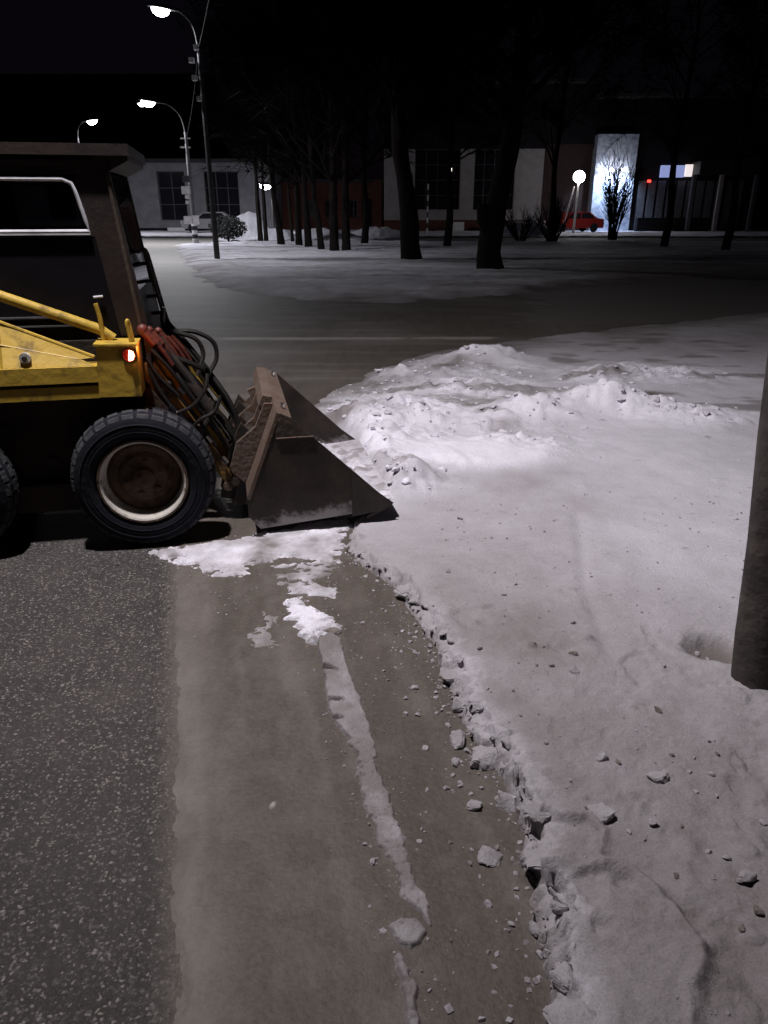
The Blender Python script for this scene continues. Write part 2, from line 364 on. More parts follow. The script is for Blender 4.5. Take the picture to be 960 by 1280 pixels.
def spline(pts, n=6):
    P = [Vector(p) for p in pts]; P = [P[0]] + P + [P[-1]]; out = []
    for i in range(1, len(P) - 2):
        for k in range(n):
            t = k / n; a, b, c, d = P[i - 1], P[i], P[i + 1], P[i + 2]
            out.append(0.5 * ((2 * b) + (c - a) * t + (2 * a - 5 * b + 4 * c - d) * t * t + (3 * b - a - 3 * c + d) * t ** 3))
    out.append(P[-2]); return out
def BOX(name, m, parent, x0, x1, y0, y1, z0, z1, bevel=0.0):
    bm = bmesh.new(); a_box(bm, x0, x1, y0, y1, z0, z1); return fin(name, bm, m, parent, bevel, 2)
def PRI(name, m, parent, pts, v0, v1, bevel=0.0):
    bm = bmesh.new(); a_prism(bm, pts, v0, v1); return fin(name, bm, m, parent, bevel, 2)
def TUB(name, m, parent, pts, rad, n=10, bevel=0):
    bm = bmesh.new(); a_tube(bm, pts, rad, n); return fin(name, bm, m, parent)
def copy_tree(o, parent=None):
    c = o.copy(); C.objects.link(c); c.parent = parent
    for ch in list(o.children): copy_tree(ch, c)
    return c

# ================================================================== SETTING
# ground to the horizon, then the road sheet
bm = bmesh.new(); a_box(bm, -500, 500, -300, 900, -0.5, -0.06)
tag(fin('ground', bm, mat('frozen_ground', (0.10, 0.095, 0.095), 0.9, scale=0.3), smooth=0), kind='structure')
bm = bmesh.new()
vv = [bm.verts.new(p) for p in ((-90, -40, 0), (90, -40, 0), (90, 58, 0), (-90, 58, 0))]; bm.faces.new(vv)
tag(fin('road', bm, M_ASPH, smooth=0), kind='structure')

# ---- packed sand and dirty ice lying over the asphalt (gutter strip and the whole crossing)
ys = [0.15]
while ys[-1] < 47: ys.append(ys[-1] + 0.009 * (ys[-1] + 0.3))
ys = np.array(ys); ss = np.concatenate([np.arange(-2.0, -0.75, 0.0095), np.arange(-0.75, 0.55, 0.0055), np.arange(0.55, 1.6, 0.0095)])
Y = np.repeat(ys[:, None], len(ss), 1); X = ss[None, :] * (Y + 0.5)
s1 = np.array(G(221, 720)); s2 = np.array(G(221, 1280)); dr = (s1 - s2) / np.linalg.norm(s1 - s2); nr = np.array([dr[1], -dr[0]])
side = (X - s2[0]) * nr[0] + (Y - s2[1]) * nr[1]
side = side + 0.022 * fbm(X * 5, Y * 5, 3) + 0.018 * fbm(X * 42, Y * 42, 5, 3)
cross = np.minimum(Y - 5.6 + 0.25 * X, 2.2 + 0.10 * (Y - 10) - X + 0.8 * fbm(X * 0.7, Y * 0.7, 13) + 0.7 * fbm(X * 3, Y * 5, 15)) + 0.35 * fbm(X * 1.2, Y * 1.2, 9)
msk = np.maximum(np.where(Y < 12, side, -1), cross * 0.4)
t = sm(msk / 0.03)
Z = np.clip(msk * 0.25, -0.012, 0.004) + t * (0.004 + 0.003 * fbm(X * 3, Y * 3, 21) + 0.0015 * fbm(X * 14, Y * 14, 31, 3))
# shallow wheel streaks in the gutter
Z += t * 0.002 * fbm(side * 9, (X * dr[0] + Y * dr[1]) * 0.6, 41)
# whitish snow film: specks near the gutter, streaks on the crossing, painted sheen at the far left
l0 = np.array(G(180, 425)); l1 = np.array(G(610, 424)); ln = seg_dist(X, Y, [tuple(l0), tuple(l1)])
film_sheen = 0.6 * np.exp(-(ln / 0.10) ** 2) * sm((fbm(X * 2.5, Y * 7, 51) + 0.55) / 0.7)
film_sheen += 0.10 * sm((fbm(X * 0.5, Y * 1.6, 61) - 0.05) / 0.6) * sm((Y - 6) / 3)
film_sheen += 0.5 * sm((Y - 11) / 8) * sm((-X - 1.8) / 2.5)  # lamp glare on the far-left street, painted into the colour
film_sheen += 0.10 * sm((fbm(X * 0.7 + Y * 0.3, Y * 5, 67, 5) - 0.1) / 0.4) * sm((Y - 5.5) / 1.5)
film_sheen += 0.07 * sm((fbm(side * 14, (X * dr[0] + Y * dr[1]) * 1.2, 63, 5) - 0.05) / 0.5) * (Y < 5.5) + 0.05 * sm((fbm(X * 9, Y * 9, 65, 5)) / 0.4) * (Y < 5.5)
film_sheen += 0.20 * np.exp(-((side - 0.02) / 0.12) ** 2) * (Y < 3.6) * (0.6 + 0.6 * fbm(X * 4, Y * 4, 57))
Z += t * 0.012 * np.exp(-(ln / 0.12) ** 2)
Z += t * clods(X, Y, 0.05, 71, 0.03, 0.08, 0.2, 0.5) * (Y < 5)
film_sheen = np.clip(film_sheen + 1.0 * (clods(X, Y, 0.05, 71, 0.03, 0.08, 0.2, 0.5) > 0.003) * (Y < 5), 0, 0.9)
tag(grid_mesh('packed_sand', X, Y, Z, Z > 0.0005, M_SAND, attrs={'clean_light': film_sheen}), kind='structure')

# ---- roadside snow bank and ploughed snow: one height field with real broken edges
toe = [G(693, 1330), G(690, 1280), G(676, 1200), G(655, 1120), G(652, 1050), G(640, 1000), G(608, 945), G(580, 910), G(562, 868), G(545, 810), G(522, 780), G(492, 735), G(455, 712), G(432, 690), G(437, 668), G(452, 648), G(470, 640)]
toe = [(0.30, -4.0), (0.36, 0.2)] + toe
far = [G(470, 640), G(440, 600), G(408, 545), G(385, 528), G(392, 505), G(430, 485), G(460, 468), G(510, 450), G(560, 438), G(640, 428), G(760, 413), G(960, 392), (16, 15.5), (40, 19)]
poly = toe + far[1:] + [(40, -4)]
ys = [0.25]
while ys[-1] < 17: ys.append(ys[-1] + 0.0036 * (ys[-1] + 0.25))
ys = np.array(ys); ss = np.concatenate([np.arange(-0.30, 0.75, 0.0034), np.arange(0.75, 1.75, 0.007)])
Y = np.repeat(ys[:, None], len(ss), 1); X = ss[None, :] * (Y + 0.45)
ins = inside(X, Y, poly)
dt = np.where(ins, 1, -1) * seg_dist(X, Y, toe); df = np.where(ins, 1, -1) * seg_dist(X, Y, far)
jag = 0.034 * fbm(X * 6, Y * 6, 101, 5) + 0.030 * (vnoise(X * 13 + 0.6 * fbm(X * 9, Y * 9, 103), Y * 13, 111) > 0.55) + 0.012 * fbm(X * 30, Y * 30, 113, 3)
dtj = dt + jag; dfj = df + 0.22 * fbm(X * 2.2, Y * 2.2, 121, 5)
und = 0.014 * fbm(X * 1.3, Y * 1.3, 131) + (0.008 + 0.007 * sm((2.4 - Y) / 1.0)) * fbm(X * 6, Y * 6, 141) + 0.0045 * fbm(X * 22, Y * 22, 151, 4) * sm((3.6 - Y) / 1.5)
H = 0.078 + 0.012 * sm((2.2 - Y) / 1.2) + und
edge = sm(dtj / 0.050)
face = 0.45 * sm(dtj / 0.060) + 0.55 * sm((dtj - 0.050 - 0.045 * fbm(X * 3, Y * 3, 161)) / 0.022)   # stepped, crumbled face
ramp = sm(dfj / 1.1)
cut = sm((Y - 3.72) / 0.2)
h = H * np.minimum(face * (1 - cut) + sm(dtj / 0.16) * cut, 0.25 + 0.75 * ramp) * np.where((dtj > 0) & (dfj > 0), 1, 0)
# crumbled lumps along the broken edge
band = np.exp(-((dtj - 0.03) / 0.045) ** 2) * (1 - cut)
lump = clods(X, Y, 0.11, 201, 0.45, 0.25, 0.6, 0.55) + 0.7 * clods(X, Y, 0.045, 211, 0.5, 0.25, 0.6, 0.6)
h += band * lump * 0.8
# heaps pushed up by the bucket: (px, py, half-width m across, half-depth m, height)
rough = np.zeros_like(h)
for px, py, sx, sy, hh in ((470, 560, 0.28, 0.75, 0.12), (430, 530, 0.22, 0.45, 0.12), (520, 520, 0.5, 0.45, 0.08), (560, 575, 0.35, 0.20, 0.06), (640, 560, 0.35, 0.25, 0.05),
                           (745, 512, 0.50, 0.20, 0.15), (660, 522, 0.4, 0.22, 0.10), (600, 450, 0.50, 0.22, 0.13), (520, 470, 0.5, 0.30, 0.07), (690, 500, 0.5, 0.3, 0.04), (850, 520, 0.5, 0.3, 0.04),
                           (500, 600, 0.30, 0.22, 0.07), (570, 490, 0.6, 0.4, 0.03), (800, 470, 0.9, 0.4, 0.03)):
    cx, cy = G(px, py, 0.08); g = np.exp(-((X - cx) / sx) ** 2 - ((Y - cy) / sy) ** 2)
    h += 1.3 * g * hh * np.where(dfj > 0, sm(dfj / 0.35), 0) * np.where(dt > -0.1, 1, 0); rough = np.maximum(rough, g)
rough = np.maximum(rough, 0.55 * sm((Y - 4.6) / 0.8) * sm((2.0 + 0.5 * fbm(X, Y, 231) - X) / 1.2) * sm((9.5 - Y) / 1.5))
rough *= sm(dfj / 0.25) * (dt > 0)
big = clods(X, Y, 0.30, 241, 0.55, 0.25, 0.65, 0.45); mid = clods(X, Y, 0.13, 251, 0.6, 0.25, 0.65, 0.6); sml = clods(X, Y, 0.06, 261, 0.6, 0.25, 0.6, 0.6)
h += rough * (0.60 * big + 1.25 * mid + 1.1 * sml + 0.8 * clods(X, Y, 0.035, 263, 0.5, 0.25, 0.6, 0.6) * (Y < 6) + 0.03 * fbm(X * 2.3, Y * 2.3, 271) + 0.03 * np.abs(fbm(X * 9, Y * 9, 281)))
# smooth bright scoop between the heaps
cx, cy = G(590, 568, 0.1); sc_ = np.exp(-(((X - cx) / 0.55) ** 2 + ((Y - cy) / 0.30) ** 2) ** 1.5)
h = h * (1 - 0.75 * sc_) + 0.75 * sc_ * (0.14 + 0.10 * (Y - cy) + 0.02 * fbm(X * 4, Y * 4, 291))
# scattered crumbs and pits on the crust
bk = sm(dt / 0.1) * (1 - rough)
crumb = clods(X, Y, 0.075, 301, 0.06, 0.10, 0.34, 0.75) + clods(X, Y, 0.03, 311, 0.05, 0.2, 0.45, 0.7) * sm((3.0 - Y) / 1) + clods(X, Y, 0.16, 321, 0.11, 0.08, 0.32, 0.55) + 0.5 * clods(X, Y, 0.22, 325, 0.25, 0.15, 0.42, 0.35) * sm((2.3 - Y) / 0.8)
near = sm((3.2 - Y) / 0.8)
dens = sm((fbm(X * 1.7, Y * 1.7, 331) + 0.35) / 0.6)
h += bk * crumb * (0.25 + 0.75 * near) * dens
h += bk * sm((2.5 - Y) / 1.0) * 0.006 * fbm(X * 12, Y * 12, 337, 4)
h -= bk * near * 0.014 * sm((fbm(X * 5.5, Y * 5.5, 341) - 0.30) / 0.25)
# broken crust plates at the near right: (outline in photo pixels, lift, bevel)
def plate(pts, lift, bev, sdd):
    P = [G(a, b, 0.11) for a, b in pts]; d = sdist(X, Y, P) + 0.014 * fbm(X * 12, Y * 12, sdd, 5)
    return lift * sm(d / bev + 0.5), d
p1, d1 = plate([(668, 1072), (700, 1066), (738, 1072), (770, 1066), (800, 1078), (826, 1104), (846, 1128), (868, 1158), (888, 1180), (890, 1205), (880, 1240), (872, 1300), (860, 1400), (700, 1400), (685, 1290), (672, 1215), (662, 1140)], 0.020, 0.045, 401)
p2, d2 = plate([(655, 1006), (690, 1004), (735, 1016), (748, 1030), (742, 1058), (716, 1056), (690, 1066), (662, 1072), (650, 1040)], -0.020, 0.034, 411)
p3, d3 = plate([(830, 1186), (850, 1190), (866, 1220), (882, 1246), (876, 1258), (852, 1232), (836, 1208)], 0.014, 0.03, 421)
p4, d4 = plate([(590, 880), (640, 905), (655, 965), (625, 985), (596, 940)], 0.020, 0.02, 431)
nearp = (Y < 2.6)
h += np.where(nearp, p1 + p2 + p4, 0) * (h > 0.01)
h += np.where(nearp, 0.014 * np.exp(-((d1 - 0.02) / 0.016) ** 2) * sm((fbm(X * 6, Y * 6, 441) + 0.4) / 0.4) + 0.012 * np.exp(-((d2 + 0.015) / 0.014) ** 2), 0) * (h > 0.02)
rr2 = sm((X - G(870, 1200, .11)[0]) / 0.1) * sm((1.75 - Y) / 0.3)
h += rr2 * (0.024 * fbm(X * 5, Y * 5, 451) + 0.7 * clods(X, Y, 0.10, 461, 0.5, 0.2, 0.5, 0.5))
# faint sledge / foot track across the crust
trk = [G(722, 640, .1), G(735, 740, .1), G(762, 812, .1)]
h -= 0.012 * np.exp(-(seg_dist(X, Y, trk) / 0.035) ** 2)
# melted hollow round the pole
PB = (1.385, 2.27)
hx, hy = G(893, 812, 0.07); hol = np.exp(-(((X - hx + 0.03 * fbm(X * 9, Y * 9, 473)) / 0.115) ** 2 + ((Y - hy + 0.03 * fbm(X * 9, Y * 9, 475)) / 0.085) ** 2) ** 2)
h -= 0.062 * hol
h += 0.035 * np.exp(-((np.hypot(X - PB[0], Y - PB[1]) - 0.17) / 0.06) ** 2) * sm((PB[1] - 0.02 - Y) / 0.08) * (1 + 0.6 * fbm(X * 18, Y * 18, 471))
# plough-scraped edge beside the bucket
dm = np.minimum(dtj, dfj)
Z = np.where(dm > 0, 0.004 + h, 0.004 + np.maximum(dm * 0.8, -0.03))
clean_light = 0.20 + 0.10 * fbm(X * 0.9, Y * 0.9, 501) + 0.28 * sm((X - 0.45 - 0.07 * Y) / 1.0) * sm((Y - 1.4) / 1.5)
clean_light += 0.10 * sm((Y - 3.0) / 1.0) + 0.05 * sm((Y - 1.3) / 0.8)
clean_light = clean_light * (1 - 0.25 * np.exp(-((dtj) / 0.06) ** 2) * (1 - cut)) + 0.85 * rough * sm((fbm(X * 2.0, Y * 2.0, 503) + 0.6) / 0.8) + 0.75 * sc_ - 0.25 * sm((8.0 - Y) / -2.0) - 0.15 * sm((Y - 6.5) / 3) - 0.16 * near  # near and far terms paint the lamp's falloff into the snow colour
clean_light += 0.25 * np.exp(-((dtj - 0.07) / 0.05) ** 2) * near
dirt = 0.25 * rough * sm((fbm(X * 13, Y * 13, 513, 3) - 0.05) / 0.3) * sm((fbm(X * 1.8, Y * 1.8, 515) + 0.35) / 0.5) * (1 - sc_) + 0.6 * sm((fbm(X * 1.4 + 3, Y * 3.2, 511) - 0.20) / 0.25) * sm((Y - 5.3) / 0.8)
for px, py, sx, sy, a in ((815, 495, 0.28, 0.16, 0.95), (595, 520, 0.16, 0.09, 0.8), (612, 527, 0.12, 0.06, 0.8), (700, 490, 0.5, 0.10, 0.5), (560, 505, 0.4, 0.12, 0.45), (450, 480, 0.4, 0.35, 0.7)):
    cx, cy = G(px, py, 0.07); e = (((X - cx) / sx) ** 2 + ((Y - cy) / sy) ** 2)
    dirt = np.maximum(dirt, a * np.exp(-e ** 2) * sm((fbm(X * 6, Y * 6, 521) + 0.7) / 0.8))
dirt = np.maximum(dirt, 0.85 * hol * sm((fbm(X * 15, Y * 15, 531) + 0.8) / 0.5))
dirt = np.maximum(dirt, 0.55 * bk * (clods(X, Y, 0.075, 301, 0.06, 0.10, 0.34, 0.75) > 0.004) * _h(np.floor(X / 0.075), np.floor(Y / 0.075), 541) ** 2)
dirt = np.maximum(dirt, 0.6 * sm((1.2 - dfj) / 1.2) * (dfj > 0) * sm((fbm(X * 1.1, Y * 2.5, 551) + 0.5) / 0.8) * (1 - rough) * sm((Y - 5.5) / 1))
al = X * -0.25 + Y * 0.97
fb = np.exp(-((dtj - 0.055) / 0.05) ** 2) * (1 - cut) * (Z > 0.005)
up = np.clip(Z / 0.09, 0, 1.2)
push = fb * (0.030 * up * (0.3 + fbm(al * 7, X * 7, 601)) + 0.020 * fbm(al * 22, Z * 30 + X * 6, 611, 4) + 0.008 * fbm(al * 60, Z * 70, 621, 3))
Xb = X - 0.95 * push; Yb = Y - 0.25 * push; Zb = Z + fb * 0.010 * fbm(al * 30, X * 30, 631, 3)
tag(grid_mesh('snow_bank', Xb, Yb, Zb, dm > -0.012, M_SNOW, attrs={'clean_light': np.clip(clean_light, 0, 1), 'dirt': np.clip(dirt, 0, 1)}), kind='structure')
SZ = (ys, ss, Z); Z_SN = Z
def snow_z(x, y):
    i = int(np.clip(np.searchsorted(ys_s, y), 0, len(ys_s) - 1)); j = int(np.clip(np.searchsorted(ss_s, x / (ys_s[i] + 0.45)), 0, len(ss_s) - 1))
    return max(float(SZ[2][i, j]), 0.006)
ys_s, ss_s = ys, ss
# coarse continuation of the snow to the right
bm = bmesh.new()
xs_ = np.linspace(1.72, 40, 60)
a = None
Xc, Yc = np.meshgrid(np.linspace(0.6, 40, 90), np.linspace(-4, 19, 70))
kp = (Xc > 1.69 * (Yc + 0.45)) | (Yc < 0.28)
kp &= inside(Xc, Yc, poly)
tag(grid_mesh('snow_field', Xc, Yc, 0.09 + 0.02 * fbm(Xc * 1.3, Yc * 1.3, 131), kp, M_SNOW, attrs={'clean_light': 0.3 + 0 * Xc, 'dirt': 0 * Xc}), kind='structure')

# ---- generic patch of snow or ice lying on a surface (real thickness, own outline)
def patch(name, pts_px, hgt, bev, res, seed, m=None, parent=None, z0=0.006, clean_light=0.5, jag=0.012, jf=14, lumps=0.0, lcell=0.05, taper=None, und=0.15, cvar=0.3, thin=0.0):
    P = [G(a, b, z0) for a, b in pts_px]; xs = [p[0] for p in P]; yy = [p[1] for p in P]
    x = np.arange(min(xs) - 0.04, max(xs) + 0.04, res); y = np.arange(min(yy) - 0.04, max(yy) + 0.04, res)
    A, B = np.meshgrid(x, y); d = sdist(A, B, P) + jag * fbm(A * jf, B * jf, seed, 4)
    if thin: d = d - thin * sm((fbm(A * 13 + B * 4, B * 26 - A * 6, seed + 33, 5) + 0.15) / 0.5) - 0.25 * thin * fbm(A * 70, B * 70, seed + 43, 2)
    hh = hgt * sm(d / bev) * (1 + und * fbm(A * 9, B * 9, seed + 5))
    if taper is not None: hh = hh * taper(A, B)
    if lumps: hh = hh + lumps * sm(d / bev) * (clods(A, B, lcell, seed + 7, 0.7, 0.25, 0.65, 0.7) + 0.6 * clods(A, B, lcell * 0.45, seed + 17, 0.6, 0.25, 0.65, 0.7))
    zz = np.where(d > 0, z0 * 0.5 + hh + np.minimum(d * 0.3, z0 * 0.5), z0 * 0.5 + np.maximum(d * 0.6, -0.02))
    cl = np.clip(clean_light + cvar * fbm(A * 8, B * 8, seed + 9), 0, 1)
    return grid_mesh(name, A, B, zz, d > -0.012, m or M_SNOW, parent, {'clean_light': cl, 'dirt': 0 * cl})
# loose fresh snow spilled under the bucket
for pts_, hg_, sd_, cln_, th_, lb_ in (
    ([(188, 688), (225, 682), (300, 672), (350, 662), (440, 640), (452, 652), (440, 672), (428, 690), (425, 706), (395, 708), (352, 700), (330, 706), (312, 716), (285, 724), (258, 718), (232, 710), (208, 698)], 0.014, 601, 0.52, 0.05, 'bright loose snow smeared on the road under the bucket'),
    ([(335, 706), (425, 700), (428, 735), (418, 748), (380, 752), (352, 742)], 0.008, 611, 0.30, 0.13, 'thin streaky snow scraped across the gutter beside the bank'),
    ([(352, 748), (378, 746), (396, 762), (424, 770), (426, 786), (410, 802), (392, 810), (370, 804), (358, 782)], 0.022, 621, 0.80, 0.035, 'small white crumbly snow pile at the top of the ice ridge'),
    ([(310, 800), (325, 762), (355, 760), (352, 796), (345, 812), (320, 814)], 0.004, 631, 0.12, 0.10, 'faint snow smear on the sandy gutter left of the ice ridge')):
    o = patch('loose_snow', pts_, hg_, 0.05, 0.0048, sd_, clean_light=cln_, cvar=0.7, jag=0.045, jf=16, lumps=0.45 if sd_ == 621 else 0.28, lcell=0.04, thin=th_)
    tag(o, lb_, 'snow', kind='stuff')

# ---- narrow ice ridge left along the gutter: slabs on top, a crumbling tail
ice = thing('ice_ridge', 'long narrow ridge of dirty ice running down the gutter', 'ice', (*G(420, 850), 0))
inv = Matrix.Translation(-Vector(ice.location))
def icepart(o):
    o.parent = ice; o.matrix_parent_inverse = inv; return o
lef = [G(*p) for p in ((393, 800), (402, 845), (411, 880), (424, 915), (452, 965), (472, 1040), (505, 1118), (538, 1160))]
def ridge_taper(A, B):
    dl = seg_dist(A, B, lef); return (0.35 + 0.65 * np.exp(-(dl / 0.075) ** 2)) * (0.45 + 0.55 * sm((B - 1.85) / 0.6))
icepart(patch('ice_slab', [(396, 800), (414, 793), (428, 799), (431, 815), (438, 842), (449, 872), (462, 905), (472, 938), (450, 934), (430, 920), (421, 911), (417, 904), (428, 901.5), (414, 899), (411, 889), (411, 880.5), (430, 877.5), (409, 876.5), (406, 862), (404, 843.5), (424, 840.5), (402, 838), (396, 815)], 0.030, 0.010, 0.003, 640, clean_light=0.02, jag=0.012, jf=20, und=0.35, cvar=0.3, lumps=0.16, lcell=0.035, taper=ridge_taper))
icepart(patch('ice_crust', [(434, 922), (470, 930), (478, 958), (488, 990), (502, 1026), (514, 1060), (522, 1090), (537, 1140), (538, 1158), (524, 1146), (503, 1120), (484, 1090), (466, 1042), (458, 1012), (448, 966)], 0.013, 0.016, 0.003, 701, clean_light=0.02, jag=0.030, jf=20, lumps=0.45, lcell=0.022, cvar=0.45))
icepart(patch('ice_crust', [(482, 1160), (500, 1148), (524, 1150), (536, 1168), (530, 1188), (512, 1192), (494, 1178)], 0.018, 0.014, 0.0035, 711, clean_light=0.05, jag=0.014, jf=22, lumps=0.3, lcell=0.03))
icepart(patch('ice_crust', [(490, 1195), (505, 1192), (518, 1222), (532, 1236), (522, 1252), (530, 1290), (512, 1310), (505, 1262), (494, 1222)], 0.016, 0.014, 0.0035, 721, clean_light=0.05, jag=0.014, jf=22, lumps=0.5, lcell=0.03))

# ---- snowy traffic island across the junction
isl = [G(*p) for p in ((218, 306), (226, 320), (236, 335), (250, 350), (275, 360), (320, 369), (400, 377), (500, 379), (580, 374), (660, 366), (760, 356), (860, 350), (1000, 340))] + [(40, 24), (40, 43), G(640, 303), G(330, 302)]
A, B = np.meshgrid(np.arange(-13, 36, 0.09), np.arange(13, 44, 0.11))
d = sdist(A, B, isl) + 0.3 * fbm(A * 1.1, B * 1.1, 801) + 0.15 * fbm(A * 5, B * 5, 803)
hh = 0.08 * sm(d / 0.7) + sm(d / 1.0) * (0.03 * fbm(A * 0.7, B * 0.7, 811) + 0.03 * fbm(A * 4, B * 4, 821, 3) + 0.25 * clods(A, B, 0.5, 831, 0.25, 0.1, 0.35, 0.5))
cl = 0.38 + 0.35 * fbm(A * 0.6, B * 1.5, 841) + 0.3 * sm((B - 26) / 8)
di_shade = 0.85 * sm((A - 2.5 + 1.5 * fbm(A * 0.5, B * 0.5, 871)) / 5) * sm((30 - B) / 8) + 0.75 * sm((0.9 - d + 0.8 * fbm(A, B, 851)) / 1.4) + 0.4 * sm((fbm(A * 0.4, B * 1.1, 861) - 0.15) / 0.3)  # first term paints the unlit right part darker; the others are dirt
tag(grid_mesh('snow_island', A, B, np.where(d > 0, 0.01 + hh, -0.02), d > 0, M_SNOW, attrs={'clean_light': np.clip(cl, 0, 1), 'dirt': np.clip(di_shade, 0, 0.9)}), kind='structure')
# trampled snow pavement in front of the buildings
A, B = np.meshgrid(np.arange(-40, 45, 0.25), np.arange(50.5, 70, 0.25))
hh = 0.08 + 0.05 * np.abs(fbm(A * 0.5, B * 0.5, 901)) + 0.03 * fbm(A * 2, B * 2, 911)
tag(grid_mesh('snow_pavement', A, B, hh, B > 0, M_SNOW, attrs={'clean_light': np.clip(0.55 + 0.3 * fbm(A, B, 921), 0, 1), 'dirt': np.clip(0.5 * fbm(A * 0.7, B, 931), 0, 0.6)}), kind='structure')

def heap(px, py, w, dp, hgt, label, seed):
    x0, y0 = G(px, py); A, B = np.meshgrid(np.linspace(-w, w, 60), np.linspace(-dp, dp, 40))
    r = np.hypot(A / w, B / dp) + 0.15 * fbm(A * 1.5, B * 1.5, seed)
    zz = hgt * sm(1 - r) * (1 + 0.3 * fbm(A * 1.2, B * 1.2, seed + 1)) + 0.1 * sm((1 - r) * 4) * np.abs(fbm(A * 3, B * 3, seed + 2))
    o = grid_mesh('snow_heap', A, B, np.where(r < 1, zz, -0.1), r < 1, M_SNOW, attrs={'clean_light': 0.85 + 0 * A, 'dirt': 0 * A})
    o.location = (x0, y0, 0.06); tag(o, label, 'snow heap', 'snow heaps by the far pavement')
heap(313, 300, 2.0, 1.6, 1.3, 'white snow heap left of the row of thin trunks', 951)
heap(470, 298, 2.6, 1.5, 0.7, 'low snow heap by the red house beside the thick trunk', 961)
heap(400, 300, 3.2, 1.5, 0.6, 'low snow heap seen between the thin trunks', 971)
heap(345, 301, 1.8, 1.5, 0.7, 'snow heap behind the leftmost thin trunks', 981)
heap(655, 296, 3.0, 1.5, 0.9, 'lumpy snow heap behind the thick leaning tree', 991)

# ================================================================== STREET LAMPS
def lamp_head(parent, at, dirx, diry, size=1.0, power=1000, col=(0.96, 0.96, 1.0), tilt=0.0, lens_m=None, aim=None):
    """cobra-head luminaire at point `at` (parent space), pointing along (dirx, diry)"""
    h = bpy.data.objects.new('lamp_head', None)
    bm = bmesh.new(); n = 14; rings = []
    prof = [(-0.40, 0.035, 0.035), (-0.30, 0.05, 0.05), (-0.12, 0.11, 0.075), (0.10, 0.145, 0.085), (0.30, 0.12, 0.065), (0.40, 0.05, 0.03)]
    for (x, wy, hz) in prof:
        rings.append([bm.verts.new((x * size, wy * size * math.cos(2 * math.pi * k / n), (hz * max(math.sin(2 * math.pi * k / n), -0.15)) * size)) for k in range(n)])
    for p, q in zip(rings, rings[1:]):
        for k in range(n): bm.faces.new((p[k], p[(k + 1) % n], q[(k + 1) % n], q[k]))
    bm.faces.new(rings[0][::-1]); bm.faces.new(rings[-1])
    ho = fin('lamp_head', bm, M_STEEL, parent)
    bpy.data.objects.remove(h)
    ho.location = at; ho.rotation_euler = (0, -tilt, math.atan2(diry, dirx))
    bm = bmesh.new(); rings = []
    for i in range(6):
        a = math.pi / 2 * i / 5; rr = math.cos(a)
        rings.append([bm.verts.new(((0.10 + 0.22 * rr * math.cos(2 * math.pi * k / n)) * size, 0.115 * rr * math.sin(2 * math.pi * k / n) * size, (-0.016 - 0.16 * math.sin(a)) * size)) for k in range(n)])
    for p, q in zip(rings, rings[1:]):
        for k in range(n): bm.faces.new((p[k], p[(k + 1) % n], q[(k + 1) % n], q[k]))
    bmesh.ops.remove_doubles(bm, verts=bm.verts, dist=1e-4)
    fin('lens', bm, lens_m or M_LENS, ho)
    if aim is not None:
        L = bpy.data.lights.new('lamp_light', 'SPOT'); L.spot_size = R(128); L.spot_blend = 1.0; L.shadow_soft_size = 0.10
    else:
        L = bpy.data.lights.new('lamp_light', 'AREA'); L.shape = 'DISK'; L.size = 0.35 * size
    L.energy = power; L.color = col
    lo = bpy.data.objects.new('lamp_light', L); link(lo, ho); lo.location = (0.10 * size, 0, -0.22 * size)
    if aim is not None:      # optics turned towards the junction
        rz = Matrix.Rotation(-math.atan2(diry, dirx), 3, 'Z'); ry = Matrix.Rotation(tilt, 3, 'Y')
        lo.rotation_euler = (ry @ (rz @ aim)).to_track_quat('-Z', 'Y').to_euler()
    return ho

# near wooden pole at the right edge; its lamp hangs over the road above the frame
pole = thing('street_lamp', 'dark weathered lamp pole standing in the snow at the right edge', 'street lamp', (PB[0], PB[1], 0.0))
bm = bmesh.new(); n = 20; lean = -0.10
pts = []; rad = []
for i in range(24):
    z = -0.1 + 8.4 * i / 23; pts.append((lean * z * 0.85, 0.0, z)); rad.append(0.102 - 0.004 * z)
a_tube(bm, pts, rad, 20)
for v in bm.verts:
    k = 0.006 * math.sin(v.co.z * 9 + math.atan2(v.co.y, v.co.x) * 3) + 0.004 * math.sin(v.co.z * 31 + math.atan2(v.co.y, v.co.x) * 7)
    v.co.x += k; v.co.y += k
fin('pole', bm, M_WOOD, pole)
LX, LY, LZ = -1.45, 2.9, 6.2
a0 = Vector((lean * 6.0 * 0.85, 0, 6.0)); a1 = Vector((LX - PB[0], LY - PB[1], LZ)); dv = (a1 - a0)
TUB('arm', M_STEEL, pole, spline([a0, a0 + dv * 0.25 + Vector((0, 0, 0.35)), a0 + dv * 0.6 + Vector((0, 0, 0.32)), a1 - dv.normalized() * 0.36]), 0.028, 10)
for zz in (5.8, 6.1): TUB('clamp', M_STEEL, pole, [(lean * zz * 0.85, 0, zz - 0.03), (lean * zz * 0.85, 0, zz + 0.03)], 0.095, 16)
lamp_head(pole, a1, dv.x, dv.y, 1.0, KEY_POWER, (1.0, 0.95, 0.965), 0.05, aim=Vector((0.1, 5.7, 0)) - Vector((LX, LY, LZ)))

